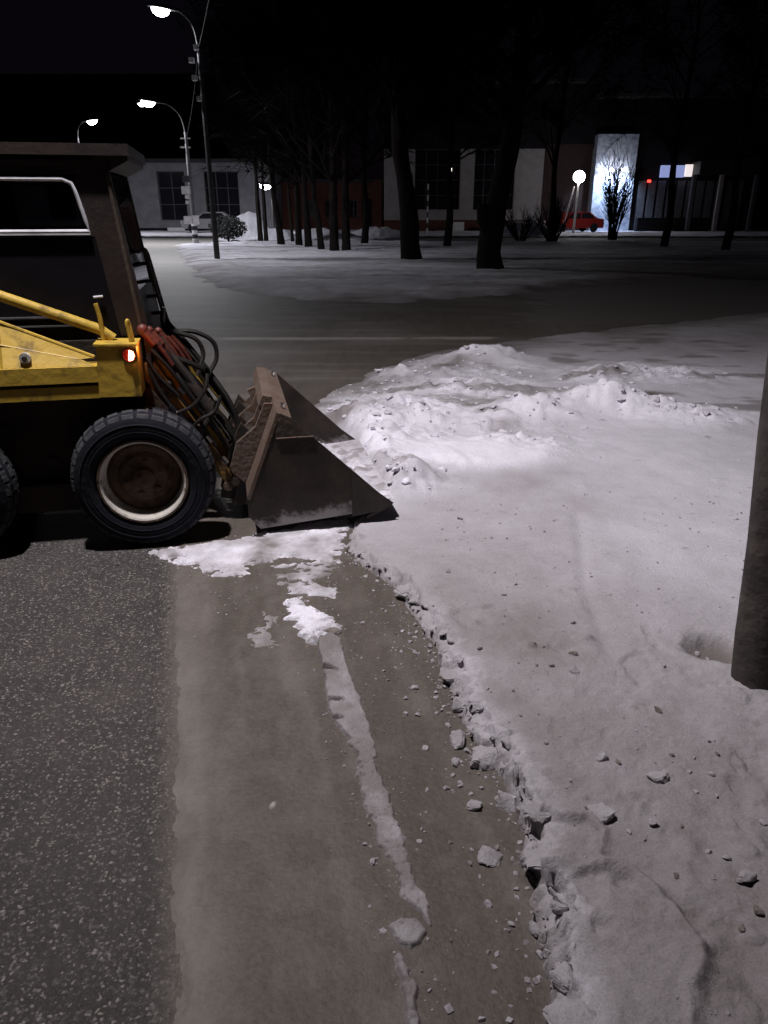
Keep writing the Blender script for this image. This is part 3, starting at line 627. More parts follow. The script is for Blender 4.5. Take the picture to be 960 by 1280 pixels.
def far_lamp(name, label, base, top, head, dbl=False, post_r=0.10, power=FAR_POWER, extras=None, m=M_STEEL, size=1.0, curve=0.5):
    t = thing(name, label, 'street lamp', (base[0], base[1], 0), 0, 'street lamps along the road')
    bx, by = base
    bm = bmesh.new(); a_tube(bm, [(0, 0, -0.05), (top[0] - bx, top[1] - by, top[2])], [post_r, post_r * 0.6], 12); fin('pole', bm, m, t)
    p0 = Vector((top[0] - bx, top[1] - by, top[2])); p1 = Vector((head[0] - bx, head[1] - by, head[2])); dv = p1 - p0
    TUB('arm', m, t, spline([p0 - Vector((0, 0, 0.3)), p0 + Vector((dv.x * 0.12, dv.y * 0.12, dv.z * curve)), p0 + Vector((dv.x * 0.5, dv.y * 0.5, dv.z * 0.9)), p1]), 0.022, 8)
    lamp_head(t, p1, dv.x, dv.y, size, power, (0.92, 0.94, 1.0), 0.15)
    return t, bx, by
def at_px(x, y, Yd):
    X_, Z_ = FY(x, y, Yd); return (X_, Yd, Z_)
# pole A
bA = G(272, 327)
tA, bx, by = far_lamp('street_lamp', 'tall thin dark lamp post with insulators on the snowy island', bA, at_px(248, 58, bA[1]), at_px(206, 11, bA[1]), size=1.3)
for (px, py) in ((247, 60), (241, 76), (245, 98), (251, 124)):
    p = at_px(px, py, bA[1]); BOX('insulator', M_WHITE, tA, p[0] - bx - 0.10, p[0] - bx + 0.06, -0.17, 0.0, p[2] - 0.07, p[2] + 0.07, 0.02)
# pole B
bB = G(245, 306)
tB, bx, by = far_lamp('street_lamp', 'pale lamp post with striped foot, boxes and curved arm', bB, at_px(232, 165, bB[1]), at_px(189, 127, bB[1]), size=1.5, post_r=0.13, m=mat('pale_post', (0.12, 0.115, 0.12), 0.7))
p = at_px(179, 129, bB[1]); lamp_head(tB, (p[0] - bx, p[1] - by, p[2]), -1, 0.1, 0.8, 200, (0.92, 0.94, 1.0))
for py in (173, 184):
    p = at_px(232, py, bB[1]); BOX('crossarm', M_WHITE, tB, p[0] - bx - 0.24, p[0] - bx + 0.24, -0.06, 0.06, p[2] - 0.03, p[2] + 0.03, 0.01)
for (px, py, s) in ((234, 224, 0.16), (234, 238, 0.2), (236, 246, 0.1), (236, 253, 0.08), (237, 275, 0.2)):
    p = at_px(px, py, bB[1]); BOX('post_box', M_WHITE if py > 230 else M_STEEL, tB, p[0] - bx - s, p[0] - bx + s, -0.35, -0.14, p[2] - s * 0.9, p[2] + s * 0.9, 0.02)
p = at_px(246, 275, bB[1]); BOX('sign_plate', M_WHITE, tB, p[0] - bx - 0.16, p[0] - bx + 0.16, -0.2, -0.17, p[2] - 0.22, p[2] + 0.22, 0.01)
for i in range(6): TUB('foot_stripe', M_BLACKP if i % 2 else M_WHITE, tB, [(0, 0, 0.1 + 0.2 * i), (0, 0, 0.3 + 0.2 * i - 0.001)], 0.145, 14)
# lamp C behind the cab roof, lamp D far down the street
Yc_ = 54.0; hC = at_px(112, 151, Yc_); tp = at_px(97, 172, Yc_)
far_lamp('street_lamp', 'far lamp showing just above the cab roof', (tp[0], Yc_), tp, hC, size=1.5)
Yd_ = 58.0; hD = at_px(335, 231, Yd_); tp = at_px(340, 240, Yd_)
far_lamp('street_lamp', 'low lamp shining above the row of thin trunks', (tp[0], Yd_), tp, hD, size=2.0, power=220)
# globe lamp beside the bright wall
Ye_ = 57.0; pe = at_px(724, 221, Ye_); g = G(722, 296)
tE = thing('globe_lamp', 'glaring globe lamp on a white post beside the bright shop wall', 'street lamp', (pe[0], Ye_, 0))
TUB('pole', M_WHITE, tE, [(-0.06, 0, 0), (0, 0, pe[2] - 0.3)], [0.09, 0.06], 12)
bm = bmesh.new(); bmesh.ops.create_icosphere(bm, subdivisions=3, radius=0.40); o = fin('globe', bm, emis('globe_light', (1.0, 0.97, 0.92), 30), tE); o.location = (0, 0, pe[2])
L = bpy.data.lights.new('lamp_light', 'POINT'); L.energy = 420; L.color = (0.85, 0.90, 1.0); L.shadow_soft_size = 0.45; lo = bpy.data.objects.new('lamp_light', L); link(lo, tE); lo.location = (0, 0, pe[2])
TUB('pole_brace', M_WHITE, tE, [(-0.9, 0.2, 0), (-0.25, 0.1, pe[2] - 0.6)], 0.05, 8)

# overhead cables between the posts
def cable(a, b, sag, label):
    a = Vector(a); b = Vector(b); pts = [a.lerp(b, i / 20) - Vector((0, 0, sag * 4 * (i / 20) * (1 - i / 20))) for i in range(21)]
    tag(TUB('cable', M_HOSE, None, pts, 0.012, 5), label, 'cable', 'overhead cables')
pA = at_px(248, 60, bA[1]); pB = at_px(232, 173, bB[1])
cable((pole.location.x - 0.48, PB[1], 7.6), pA, 0.5, 'dark overhead cable running from the near pole to the tall thin post')
cable(pA, pB, 0.3, 'dark overhead cable running from the tall thin post to the pale post')

# ================================================================== BUILDINGS
YB = 64.0
def fx(px, Yd=YB): return FY(px, 260, Yd)[0]
def fz(py, Yd=YB): return FY(480, py, Yd)[1]
M_TILE = mat('pale_wall_tile', (0.28, 0.255, 0.26), 0.85, var=0.15, scale=1.5, bump=0.1)
M_GREYW = mat('grey_plaster', (0.15, 0.145, 0.16), 0.9, var=0.2, scale=1.2)
M_BRICK = mat('red_brown_plaster', (0.085, 0.027, 0.022), 0.9, var=0.25, scale=2)
M_DKW = mat('dark_upper_wall', (0.012, 0.011, 0.014), 0.95, spec=0.1, var=0.25, scale=1)  # unlit upper storeys get their darkness from this colour
M_BLUEW = mat('bluish_white_wall', (0.50, 0.53, 0.62), 0.8, col2=(0.16, 0.19, 0.28), scale=2.6, bump=0.3, bscale=4)
M_FRM = mat('window_mullion', (0.035, 0.035, 0.04), 0.6)
M_ROOF = mat('dark_roof', (0.03, 0.028, 0.03), 0.9)
def building(name, label, x, depth, Yf):
    return thing(name, label, 'building', (x, Yf, 0.0))
def window(b, x0, x1, z0, z1, nx, nz, recess=0.25, m=M_WGL, fm=M_FRM):
    f = bmesh.new(); w = 0.07
    a_box(f, x0, x0 + w, recess - 0.06, recess + 0.06, z0, z1); a_box(f, x1 - w, x1, recess - 0.06, recess + 0.06, z0, z1)
    a_box(f, x0 + w, x1 - w, recess - 0.06, recess + 0.06, z0, z0 + w); a_box(f, x0 + w, x1 - w, recess - 0.06, recess + 0.06, z1 - w, z1)
    fo = fin('window', f, fm, b)
    for i in range(1, nx):
        xx = x0 + (x1 - x0) * i / nx; BOX('mullion', fm, fo, xx - 0.035, xx + 0.035, recess - 0.05, recess + 0.05, z0 + w, z1 - w)
    for j in range(1, nz):
        zz = z0 + (z1 - z0) * j / nz; BOX('transom', fm, fo, x0 + w, x1 - w, recess - 0.045, recess + 0.045, zz - 0.03, zz + 0.03)
    for i in range(nx):
        for j in range(nz):
            BOX('pane', m, fo, x0 + (x1 - x0) * i / nx + 0.02, x0 + (x1 - x0) * (i + 1) / nx - 0.02, recess + 0.012, recess + 0.03, z0 + (z1 - z0) * j / nz + 0.02, z0 + (z1 - z0) * (j + 1) / nz - 0.02)
    return fo
def facade(b, x0, x1, zsill, zhead, ztop, wins, mw, mbase, zbase, mtop, depth=10):
    """wall with real openings: piers between the windows, a band under them, wall above"""
    BOX('base_band', mbase, b, x0, x1, -0.04, 0.5, 0, zbase)
    BOX('sill_wall', mw, b, x0, x1, 0, 0.5, zbase, zsill)
    e = [x0] + [q for w in wins for q in w[:2]] + [x1]
    for i in range(0, len(e), 2):
        if e[i + 1] - e[i] > 0.05: BOX('pier', mw, b, e[i], e[i + 1], 0, 0.5, zsill, zhead)
    BOX('upper_wall', mtop, b, x0, x1, 0, 0.5, zhead, ztop)
    BOX('rear_block', mtop, b, x0 + 0.01, x1 - 0.01, 0.8, depth, 0, ztop - 0.01)
    BOX('side_wall', mtop, b, x0, x0 + 0.3, 0.5, 0.8, 0, ztop); BOX('side_wall', mtop, b, x1 - 0.3, x1, 0.5, 0.8, 0, ztop)
    BOX('roof', M_ROOF, b, x0 - 0.3, x1 + 0.3, -0.35, depth + 0.2, ztop, ztop + 0.25)
    for w in wins:
        window(b, w[0], w[1], zsill, zhead, w[2], w[3])
        BOX('sill', mw, b, w[0] - 0.05, w[1] + 0.05, -0.08, 0.2, zsill, zsill + 0.06)
# left pale building
x0 = fx(20); b = building('pale_hall', 'pale grey hall with tall dark windows behind the lamp posts on the left', x0, 10, YB)
rx = lambda p: fx(p) - x0
facade(b, 0, rx(345), fz(276), fz(214), fz(203), [(rx(60), rx(95), 2, 3), (rx(130), rx(163), 2, 3), (rx(200), rx(234), 2, 3), (rx(258), rx(300), 3, 3)], M_GREYW, M_DKW, fz(285), M_GREYW)
BOX('wall_plaque', M_WHITE, b, rx(207), rx(229), -0.09, -0.042, fz(290), fz(284.5))
# red house in the middle
Yr = 68.0; x0 = fx(352, Yr); b = building('red_house', 'low red-brown house with a white window behind the thin trunks', x0, 8, Yr)
rx = lambda p: fx(p, Yr) - x0
facade(b, 0, rx(479), fz(273, Yr), fz(250, Yr), fz(228, Yr), [(rx(378), rx(392), 2, 2), (rx(407), rx(418), 2, 2), (rx(437), rx(447), 2, 2)], M_BRICK, M_BRICK, fz(282, Yr), M_BRICK, 8)
BOX('door', M_DKW, b, rx(452), rx(464), -0.05, 0.0, 0.08, fz(248, Yr))
BOX('door_post', M_BRICK, b, rx(468), rx(479) - 0.1, -0.45, -0.1, 0, fz(225, Yr))
# central shop building with pale piers
x0 = fx(480); b = building('shop_block', 'shop building with pale tiled piers and wide dark windows behind the thick trees', x0, 12, YB)
rx = lambda p: fx(p) - x0
facade(b, 0, rx(735), fz(263), fz(186), 10.5, [(rx(518), rx(574), 4, 4), (rx(591), rx(641), 4, 4)], M_TILE, M_BRICK, fz(275), M_DKW, 12)
BOX('dark_panel', mat('dark_brown_cladding', (0.032, 0.016, 0.014), 0.9), b, rx(676), rx(734), -0.06, -0.003, 0.1, fz(180))
for px in (480, 511): 
    pass
for i in range(7):
    for j in range(6):
        BOX('tile', M_TILE, b, rx(642) + 0.02 + i * 0.30, rx(642) + 0.29 + i * 0.30, -0.03, -0.001, fz(263) + 0.05 + j * 0.72, fz(263) + 0.74 + j * 0.72)
o = BOX('window_glow', emis('window_glow_emit', (1, 0.95, 0.85), 3), b, rx(561), rx(563.5), 0.14, 0.18, fz(214), fz(210))  # added glowing box for the bright spot in the window glass
for px in (560, 600, 640):
    BOX('pavement_box', M_WHITE if px != 600 else M_DKW, b, rx(px), rx(px) + 1.2, -1.4, -0.8, 0.08, 0.75, 0.05)
# bright wall block and dark shop at the right
x0 = fx(736); b = building('corner_shop', 'dark corner shop with a floodlit bluish-white wall, lit sign and black awning', x0, 12, YB - 0.5)
rx = lambda p: fx(p, YB - 0.5) - x0
yz = lambda p: fz(p, YB - 0.5)
BOX('bright_wall', M_BLUEW, b, 0, rx(787), -0.3, 1.0, 0, yz(168), 0.03)
BOX('wall', M_DKW, b, rx(787), rx(1010), 0, 12, 0, 9.5)
BOX('rear_block', M_DKW, b, 0.02, rx(787), 1.0, 12, 0, 9.5)
BOX('roof', M_ROOF, b, -0.2, rx(1012), -0.45, 12.2, 9.5, 9.75)
for i, px in enumerate((747, 757, 772)):
    o = BOX('spotlight', M_LENS, b, rx(px) - 0.12, rx(px) + 0.12, -0.75, -0.5, yz(213) - 0.1, yz(213) + 0.12, 0.04)
    L = bpy.data.lights.new('spot_glow', 'SPOT'); L.energy = 750; L.spot_size = R(120); L.spot_blend = 0.9; L.color = (0.58, 0.74, 1.0); L.shadow_soft_size = 0.1
    lo = bpy.data.objects.new('spot_glow', L); link(lo, b); lo.location = (rx(px), -0.95, yz(213) - 0.15); lo.rotation_euler = (R(28), 0, 0)
sg = BOX('lit_sign', emis('sign_light', (0.42, 0.50, 0.95), 0.55), b, rx(818), rx(846), -0.5, -0.2, yz(222), yz(207), 0.05)
BOX('sign_end', emis('sign_end_light', (0.95, 0.85, 0.85), 0.9), b, rx(848), rx(856), -0.52, -0.2, yz(221), yz(206), 0.05)
BOX('red_led', emis('red_light', (1.0, 0.06, 0.04), 3), b, rx(804.5), rx(808), -0.3, -0.1, yz(228), yz(225))
bm = bmesh.new(); a_prism(bm, [(rx(857), yz(219)), (rx(930), yz(219)), (rx(930), yz(204)), (rx(922), yz(199)), (rx(857), yz(203))], -1.8, -0.001); fin('awning', bm, M_BLACKP, b, 0.04)
M_PNL = mat('shop_panel', (0.085, 0.085, 0.10), 0.8)
for i in range(11):
    xx = rx(795 + i * 12); BOX('door_panel', M_PNL, b, xx, xx + rx(804) - rx(795), -0.08, -0.002, 0.15, yz(226), 0.02)
for px in (853, 886, 928): BOX('column', M_TILE if px == 886 else M_PNL, b, rx(px) - 0.13, rx(px) + 0.13, -1.7, -1.4, 0.1, yz(219.5), 0.02)
for (a_, c_) in ((792, 832), (838, 882)): BOX('planter', M_DKW, b, rx(a_), rx(c_), -1.35, -0.75, 0.08, yz(272), 0.05)
# far apartment block, unlit
x0 = -58.0; b = building('apartment_block', 'unlit apartment block looming dark behind the pale hall', x0, 14, 110.0)
BOX('wall', M_DKW, b, 0, 46, 0, 12, 0, 17.5); BOX('roof', M_ROOF, b, -0.4, 46.4, -0.4, 12.4, 17.5, 17.9)
for i in range(14):
    for j in range(5):
        f = BOX('window', M_FRM, b, 1.6 + i * 3.2, 3.2 + i * 3.2, -0.06, -0.002, 1.4 + j * 3.2, 2.9 + j * 3.2)
        BOX('pane', M_WGL, f, 1.7 + i * 3.2, 3.1 + i * 3.2, -0.075, -0.065, 1.5 + j * 3.2, 2.8 + j * 3.2)
# striped barrier post
p = G(533, 293); tS = thing('striped_post', 'thin white and black striped post in front of the shop window', 'post', (p[0], p[1] - 1.0, 0.08))
for i in range(9): TUB('stripe', M_WHITE if i % 2 == 0 else M_BLACKP, tS, [(0, 0, i * 0.36), (0, 0, i * 0.36 + 0.359)], 0.06, 10)

# ---- parked cars (far, half hidden)
def car(px, py, Yd, rz, col, label):
    x, _ = FY(px, py, Yd); t = thing('parked_car', label, 'car', (x, Yd, 0.1), rz, 'cars parked by the far buildings')
    cm = mat('car_paint_%s' % label.split()[0], col, 0.3, var=0.08, bump=0, coat=0.6)
    body = [(-2.1, 0.28), (-2.15, 0.62), (-2.05, 0.86), (-1.15, 0.93), (-0.55, 1.38), (0.85, 1.42), (1.55, 0.98), (2.05, 0.92), (2.15, 0.55), (2.1, 0.28)]
    PRI('body', cm, t, body, -0.82, 0.82, 0.10)
    for s in (-1, 1):
        PRI('side_window', M_WGL, t, [(-0.95, 0.96), (-0.5, 1.31), (0.1, 1.33), (0.1, 0.96)], s * 0.822 - 0.006, s * 0.822 + 0.006)
        PRI('side_window', M_WGL, t, [(0.18, 0.96), (0.18, 1.33), (0.8, 1.34), (1.3, 0.98)], s * 0.822 - 0.006, s * 0.822 + 0.006)
        for u in (-1.35, 1.3):
            bm = bmesh.new(); a_lathe_v(bm, u, 0.31, [(0.0, s * 0.72), (0.24, s * 0.72), (0.31, s * 0.74), (0.31, s * 0.86), (0.24, s * 0.88), (0.0, s * 0.87)], 20); w = fin('wheel', bm, M_TYRE, t)
        BOX('headlight', M_ALU, t, -2.17, -2.08, s * 0.6 - 0.16, s * 0.6 + 0.16, 0.64, 0.78, 0.02); BOX('tail_light', M_RED, t, 2.08, 2.17, s * 0.62 - 0.12, s * 0.62 + 0.12, 0.66, 0.84, 0.02)
    return t
car(716, 285, 60.0, 0.3, (0.20, 0.014, 0.012), 'red car parked beside the globe lamp')
car(266, 290, 59.0, 0.1, (0.2, 0.2, 0.21), 'silver car parked behind the striped lamp post foot')

# ================================================================== TREES AND SHRUBS
def grow(trunk, twigs, p, d, length, rad, depth, rnd, spread=0.6, nmin=3, gnarl=0.12, kids=(2, 3)):
    pts = [p]; rr = [rad]; q = p.copy(); dd = d.copy(); n = 5 if depth > 1 else 3
    for i in range(n):
        dd = (dd + Vector((rnd.uniform(-1, 1), rnd.uniform(-1, 1), rnd.uniform(-0.5, 0.8))) * gnarl).normalized()
        q = q + dd * length / n; pts.append(q.copy()); rr.append(rad * (1 - 0.45 * (i + 1) / n))
    a_tube(trunk if rad > 0.03 else twigs, pts, rr, 10 if rad > 0.12 else (5 if rad > 0.03 else 3), cap=False)
    if depth == 0:
        for k in range(16):
            e = (dd * 0.5 + Vector((rnd.uniform(-1, 1), rnd.uniform(-1, 1), rnd.uniform(-0.8, 0.8)))).normalized(); st_ = pts[rnd.randint(1, n)]; w_ = e.orthogonal().normalized() * rnd.uniform(0.010, 0.026); L2 = rnd.uniform(0.4, 1.1)
            twigs.faces.new([twigs.verts.new(st_ - w_), twigs.verts.new(st_ + w_), twigs.verts.new(st_ + e * L2 + Vector((0, 0, rnd.uniform(-0.1, 0.1))))])
        return
    for k in range(rnd.randint(*kids) + 1):
        i = rnd.randint(max(1, n // 2), n); bpt = pts[i]
        axis = Vector((rnd.uniform(-1, 1), rnd.uniform(-1, 1), rnd.uniform(-1, 1))).normalized()
        nd = (Quaternion(axis, rnd.uniform(0.35, 1.0) * spread * 1.6) @ dd); nd.z += 0.15; nd.normalize()
        grow(trunk, twigs, bpt, nd, length * rnd.uniform(0.55, 0.8), rr[i] * rnd.uniform(0.45, 0.7), depth - 1, rnd, spread, nmin, gnarl * 1.15, kids)
def make_tree(base, pts, rads, seed, label, group, depth=4, kids=(2, 3), stub=None, first=3.4):
    rnd = random.Random(seed); t = thing('bare_tree', label, 'tree', (base[0], base[1], 0.05), 0, group)
    tr = bmesh.new(); tw = bmesh.new()
    P = spline([Vector(p) for p in pts], 5); rr = [float(np.interp(i / (len(P) - 1), np.linspace(0, 1, len(rads)), rads)) for i in range(len(P))]
    a_tube(tr, P, rr, 14, cap=False)
    for v in tr.verts:
        a = math.atan2(v.co.y, v.co.x); v.co.x += 0.02 * math.sin(a * 5 + v.co.z * 2.2); v.co.y += 0.02 * math.cos(a * 4 + v.co.z * 3)
    if stub: a_tube(tr, stub[0], stub[1], 10)
    for i in range(len(P)):
        if P[i].z < first: continue
        for k in range(2):
            a = rnd.uniform(0, 6.28); d = Vector((math.cos(a), math.sin(a), rnd.uniform(0.35, 1.0))).normalized()
            grow(tr, tw, P[i], d, rnd.uniform(1.8, 3.0), rr[i] * rnd.uniform(0.35, 0.5), depth - 1, rnd, kids=kids)
    grow(tr, tw, P[-1], Vector((0, 0, 1)), 2.6, rr[-1], depth - 1, rnd, kids=kids)
    fin('trunk', tr, M_BARK, t, smooth=60); fin('crown', tw, M_TWIG, t, smooth=0)
    return t
b1 = G(515, 327); z = lambda py, Yd: FY(480, py, Yd)[1]
xx = lambda px, b: FY(px, 260, b[1])[0] - b[0]
make_tree(b1, [(0, 0, -0.1), (xx(513, b1), 0, 0.5), (xx(511, b1), 0, 1.5), (xx(505, b1), 0.1, 2.6), (xx(499, b1), 0.15, 3.6), (xx(497, b1), 0.2, 6.0), (xx(494, b1), 0, 9.0)], [0.42, 0.32, 0.30, 0.28, 0.26, 0.2, 0.12], 3, 'thick tree trunk leaning slightly left, in front of the shop windows', 'thick trees on the island')
b2 = G(613, 339)
make_tree(b2, [(0, 0, -0.1), (xx(614, b2), 0, 0.5), (xx(618, b2), 0, 1.4), (xx(624, b2), 0, 2.2), (xx(632, b2), 0.1, 3.1), (xx(640, b2), 0.2, 4.6), (xx(645, b2), 0.3, 7.0), (xx(648, b2), 0, 9.5)], [0.45, 0.33, 0.31, 0.29, 0.27, 0.23, 0.18, 0.1], 5, 'thick tree trunk leaning right with a sawn-off limb stub', 'thick trees on the island',
          stub=([(-0.05, -0.1, 0.9), (-0.32, -0.15, 1.35), (-0.36, -0.15, 1.75)], [0.2, 0.17, 0.15]))
names = ['leftmost thin trunk of the row behind the tall post', 'second thin trunk from the left in the row', 'third thin trunk from the left, leaning left', 'fourth thin trunk from the left in the row', 'fifth thin trunk from the left, very slender', 'sixth thin trunk from the left in the row', 'seventh thin trunk from the left, leaning left', 'eighth thin trunk from the left in the row', 'ninth thin trunk, rightmost of the row before the red house']
row = [(326, 303, 0.16, -4), (333, 303, 0.13, -3), (352, 308, 0.20, -10), (366, 304, 0.09, -5), (374, 309, 0.18, -2), (386, 311, 0.19, -5), (402, 314, 0.16, -10), (418, 316, 0.22, -1), (433, 316, 0.20, -1)]
for i, (px, py, r0, ln_) in enumerate(row):
    bb = G(px, py); hgt = 5.5 + (i * 37 % 10) * 0.25
    sx = (FY(px + ln_, 260, bb[1])[0] - bb[0])
    make_tree(bb, [(0, 0, -0.1), (sx * 0.3, 0, 1.0), (sx, 0.1, 2.6), (sx * 1.2, 0, hgt)], [r0 * 0.95, r0 * 0.75, r0 * 0.64, r0 * 0.4], 20 + i, names[i], 'row of thin trees on the island', depth=3, first=2.3)
for (px, Yd, lab, sd) in ((836, 36, 'bare tree standing in the dark before the lit sign', 51), (915, 33, 'bare tree in the dark at the far right before the awning', 52), (560, 37, 'bare tree in the dark between the two thick trunks', 54), (455, 40, 'bare tree in the dark left of the thick leaning trunk', 55), (1010, 27, 'bare tree in the dark just past the right edge of the shop', 56), (690, 42, 'bare tree in the dark between the globe lamp and the leaning trunk', 53)):
    X_ = FY(px, 260, Yd)[0]
    make_tree((X_, Yd), [(0, 0, -0.1), (0.1, 0, 1.5), (0, 0.1, 3.5), (0.2, 0, 8)], [0.20, 0.14, 0.12, 0.08], sd, lab, 'bare trees in the dark at the right', depth=3)
def shrub(px, py, w, hgt, n, seed, label):
    b = G(px, py); rnd = random.Random(seed); t = thing('bare_shrub', label, 'shrub', (b[0], b[1], 0.05))
    st = bmesh.new(); tw = bmesh.new()
    for i in range(n):
        a = rnd.uniform(0, 6.28); r = rnd.uniform(0.15, 1); p = Vector((math.cos(a) * 0.25 * r, math.sin(a) * 0.25 * r, 0))
        d = Vector((math.cos(a) * w * r, math.sin(a) * w * r, hgt)).normalized()
        L_ = hgt * rnd.uniform(0.6, 1.05); pts = [p]; q = p.copy()
        for k in range(6):
            d = (d + Vector((rnd.uniform(-1, 1), rnd.uniform(-1, 1), rnd.uniform(-0.3, 0.3))) * 0.14).normalized(); q = q + d * L_ / 6; pts.append(q.copy())
        a_tube(st, pts, [0.035 - 0.004 * k for k in range(7)], 5, cap=False)
        for k in range(2, 7):
            for _ in range(3):
                e = (d + Vector((rnd.uniform(-1, 1), rnd.uniform(-1, 1), rnd.uniform(-0.4, 1))) * 0.8).normalized(); a_tube(tw, [pts[k], pts[k] + e * L_ * 0.14, pts[k] + e * L_ * 0.26 + Vector((0, 0, 0.08))], [0.016, 0.012, 0.006], 3, cap=False)
    fin('stem', st, M_BARK, t); fin('twigs', tw, M_TWIG, t, smooth=0)
shrub(765, 301, 0.75, 3.9, 34, 61, 'bare shrub silhouetted against the floodlit wall')
shrub(690, 303, 1.0, 1.9, 26, 62, 'low bare shrub left of the globe lamp')
shrub(650, 303, 1.1, 1.5, 22, 63, 'low bare shrub behind the leaning trunk')
# clipped dark bush behind the tall post
bb = G(286, 303); t = thing('clipped_bush', 'dark rounded clipped bush beside the tall thin post', 'bush', (bb[0], bb[1], 0.05))
bm = bmesh.new(); rnd = random.Random(71)
for i in range(2600):
    while True:
        v = Vector((rnd.uniform(-1, 1), rnd.uniform(-1, 1), rnd.uniform(-1, 1)))
        if 0.45 < v.length < 1: break
    c = Vector((v.x * 1.05, v.y * 0.9, 0.72 + v.z * 0.62)); s = rnd.uniform(0.03, 0.07)
    a_, b_ = Vector((rnd.uniform(-1, 1), rnd.uniform(-1, 1), rnd.uniform(-1, 1))).normalized() * s, Vector((rnd.uniform(-1, 1), rnd.uniform(-1, 1), rnd.uniform(-1, 1))).normalized() * s
    bm.faces.new([bm.verts.new(c - a_), bm.verts.new(c + b_), bm.verts.new(c + a_), bm.verts.new(c - b_)])
fin('foliage', bm, mat('dark_foliage', (0.03, 0.032, 0.03), 0.9), t, smooth=0)
TUB('stem', M_BARK, t, [(0, 0, -0.05), (0, 0, 0.6)], 0.06, 8)

# ================================================================== LOADER
ld = thing('skid_loader', 'yellow skid-steer loader with dark cab, pushing snow with its front bucket', 'loader', (LO[0], LO[1], 0), YAW)
WID = 1.40
def wheel(cu, side):
    """side 0: near the camera (outer face at v=0); side 1: far side"""
    cz = 0.372; f = (lambda v: v) if side == 0 else (lambda v: WID - v)
    w = bpy.data.objects.new('wheel', None); link(w, ld); w.empty_display_size = 0.1
    bm = bmesh.new()
    a_lathe_v(bm, cu, cz, [(r, f(v)) for r, v in ((0.210, 0.055), (0.222, 0.030), (0.250, 0.012), (0.290, 0.006), (0.325, 0.016), (0.348, 0.034), (0.358, 0.055), (0.361, 0.12), (0.358, 0.185), (0.345, 0.21), (0.30, 0.235), (0.25, 0.225), (0.21, 0.19))], 72)
    for ring_r, vv_ in ((0.268, 0.006), (0.305, 0.004)):
        a_lathe_v(bm, cu, cz, [(ring_r - 0.004, f(vv_ + 0.006)), (ring_r, f(vv_)), (ring_r + 0.004, f(vv_ + 0.006))], 72)
    fin('tyre', bm, M_TYRE, w, smooth=35)
    bm = bmesh.new(); nl = 30
    for k in range(nl):
        a = 2 * math.pi * k / nl
        for (v0, v1, off) in ((0.022, 0.115, 0.0), (0.125, 0.218, 0.5)):
            a2 = a + off * 2 * math.pi / nl; vs_ = []
            for (da, r, v) in ((-0.085, 0.336, v0), (0.085, 0.336, v0), (0.095, 0.352, v1), (-0.063, 0.352, v1), (-0.078, 0.352, v0 + 0.012), (0.078, 0.352, v0 + 0.012), (0.088, 0.3675, v1), (-0.056, 0.3675, v1)):
                if v0 > 0.12:
                    v = v0 + v1 - v
                vs_.append(bm.verts.new((cu + r * math.cos(a2 + da), f(v), cz + r * math.sin(a2 + da))))
            for q in ((0, 3, 2, 1), (4, 5, 6, 7), (0, 1, 5, 4), (1, 2, 6, 5), (2, 3, 7, 6), (3, 0, 4, 7)): bm.faces.new([vs_[i] for i in q])
    fin('tread', bm, M_TREAD, w, 0.004, 1, smooth=30)
    bm = bmesh.new(); a_lathe_v(bm, cu, cz, [(r, f(v)) for r, v in ((0.214, 0.0145), (0.206, 0.020), (0.196, 0.055), (0.190, 0.112), (0.188, 0.16))], 64); fin('rim_lip', bm, M_RIMW, w, smooth=35)
    bm = bmesh.new(); a_lathe_v(bm, cu, cz, [(r, f(v)) for r, v in ((0.228, 0.024), (0.224, 0.013), (0.2145, 0.0135))], 64); fin('rim_flange', bm, M_RIMD, w, smooth=35)
    bm = bmesh.new(); a_lathe_v(bm, cu, cz, [(r, f(v)) for r, v in ((0.191, 0.118), (0.170, 0.105), (0.135, 0.112), (0.115, 0.095), (0.060, 0.090), (0.052, 0.062), (0.030, 0.056), (0.001, 0.056))], 48); fin('rim_disc', bm, M_RIMD, w, smooth=35)
    for k in range(6):
        a = 2 * math.pi * k / 6 + 0.3; c = (cu + 0.088 * math.cos(a), cz + 0.088 * math.sin(a))
        bm = bmesh.new(); a_tube(bm, [(c[0], f(0.095), c[1]), (c[0], f(0.074), c[1])], 0.011, 6); fin('bolt', bm, M_RIMD, w, smooth=30)
for side in (0, 1):
    wheel(0.058, side); wheel(-0.935, side)
for u in (0.058, -0.935): TUB('axle', M_LOW, ld, [(u, 0.18, 0.372), (u, WID - 0.18, 0.372)], 0.06, 14)

# chassis
B0, B1 = 0.27, WID - 0.27
PRI('chassis', M_LOW, ld, [(-1.55, 0.30), (-1.45, 0.20), (0.12, 0.20), (0.25, 0.30), (0.25, 0.62), (0.12, 0.80), (-1.60, 0.80)], B0, B1, 0.012)
PRI('engine_hood', M_YELD, ld, [(-1.75, 0.45), (-1.10, 0.45), (-1.10, 1.45), (-1.45, 1.42), (-1.72, 1.20)], B0 + 0.02, B1 - 0.02, 0.04)
for v0 in (B0 - 0.004, B1 - 0.002):
    for (u, zz) in ((-0.42, 0.43), (-0.62, 0.62), (-0.25, 0.62)):
        bm = bmesh.new(); a_lathe_v(bm, u, zz, [(0.001, v0 - 0.008), (0.028, v0 - 0.008), (0.032, v0 + 0.004)], 20); fin('hole_cover', bm, M_BLK, ld)
# belly shadow plate between the wheels (low side sill)
for v0 in (B0 - 0.05, B1 + 0.002): PRI('side_sill', M_LOW, ld, [(-0.62, 0.17), (-0.26, 0.17), (-0.26, 0.32), (-0.62, 0.32)], v0, v0 + 0.048, 0.006)

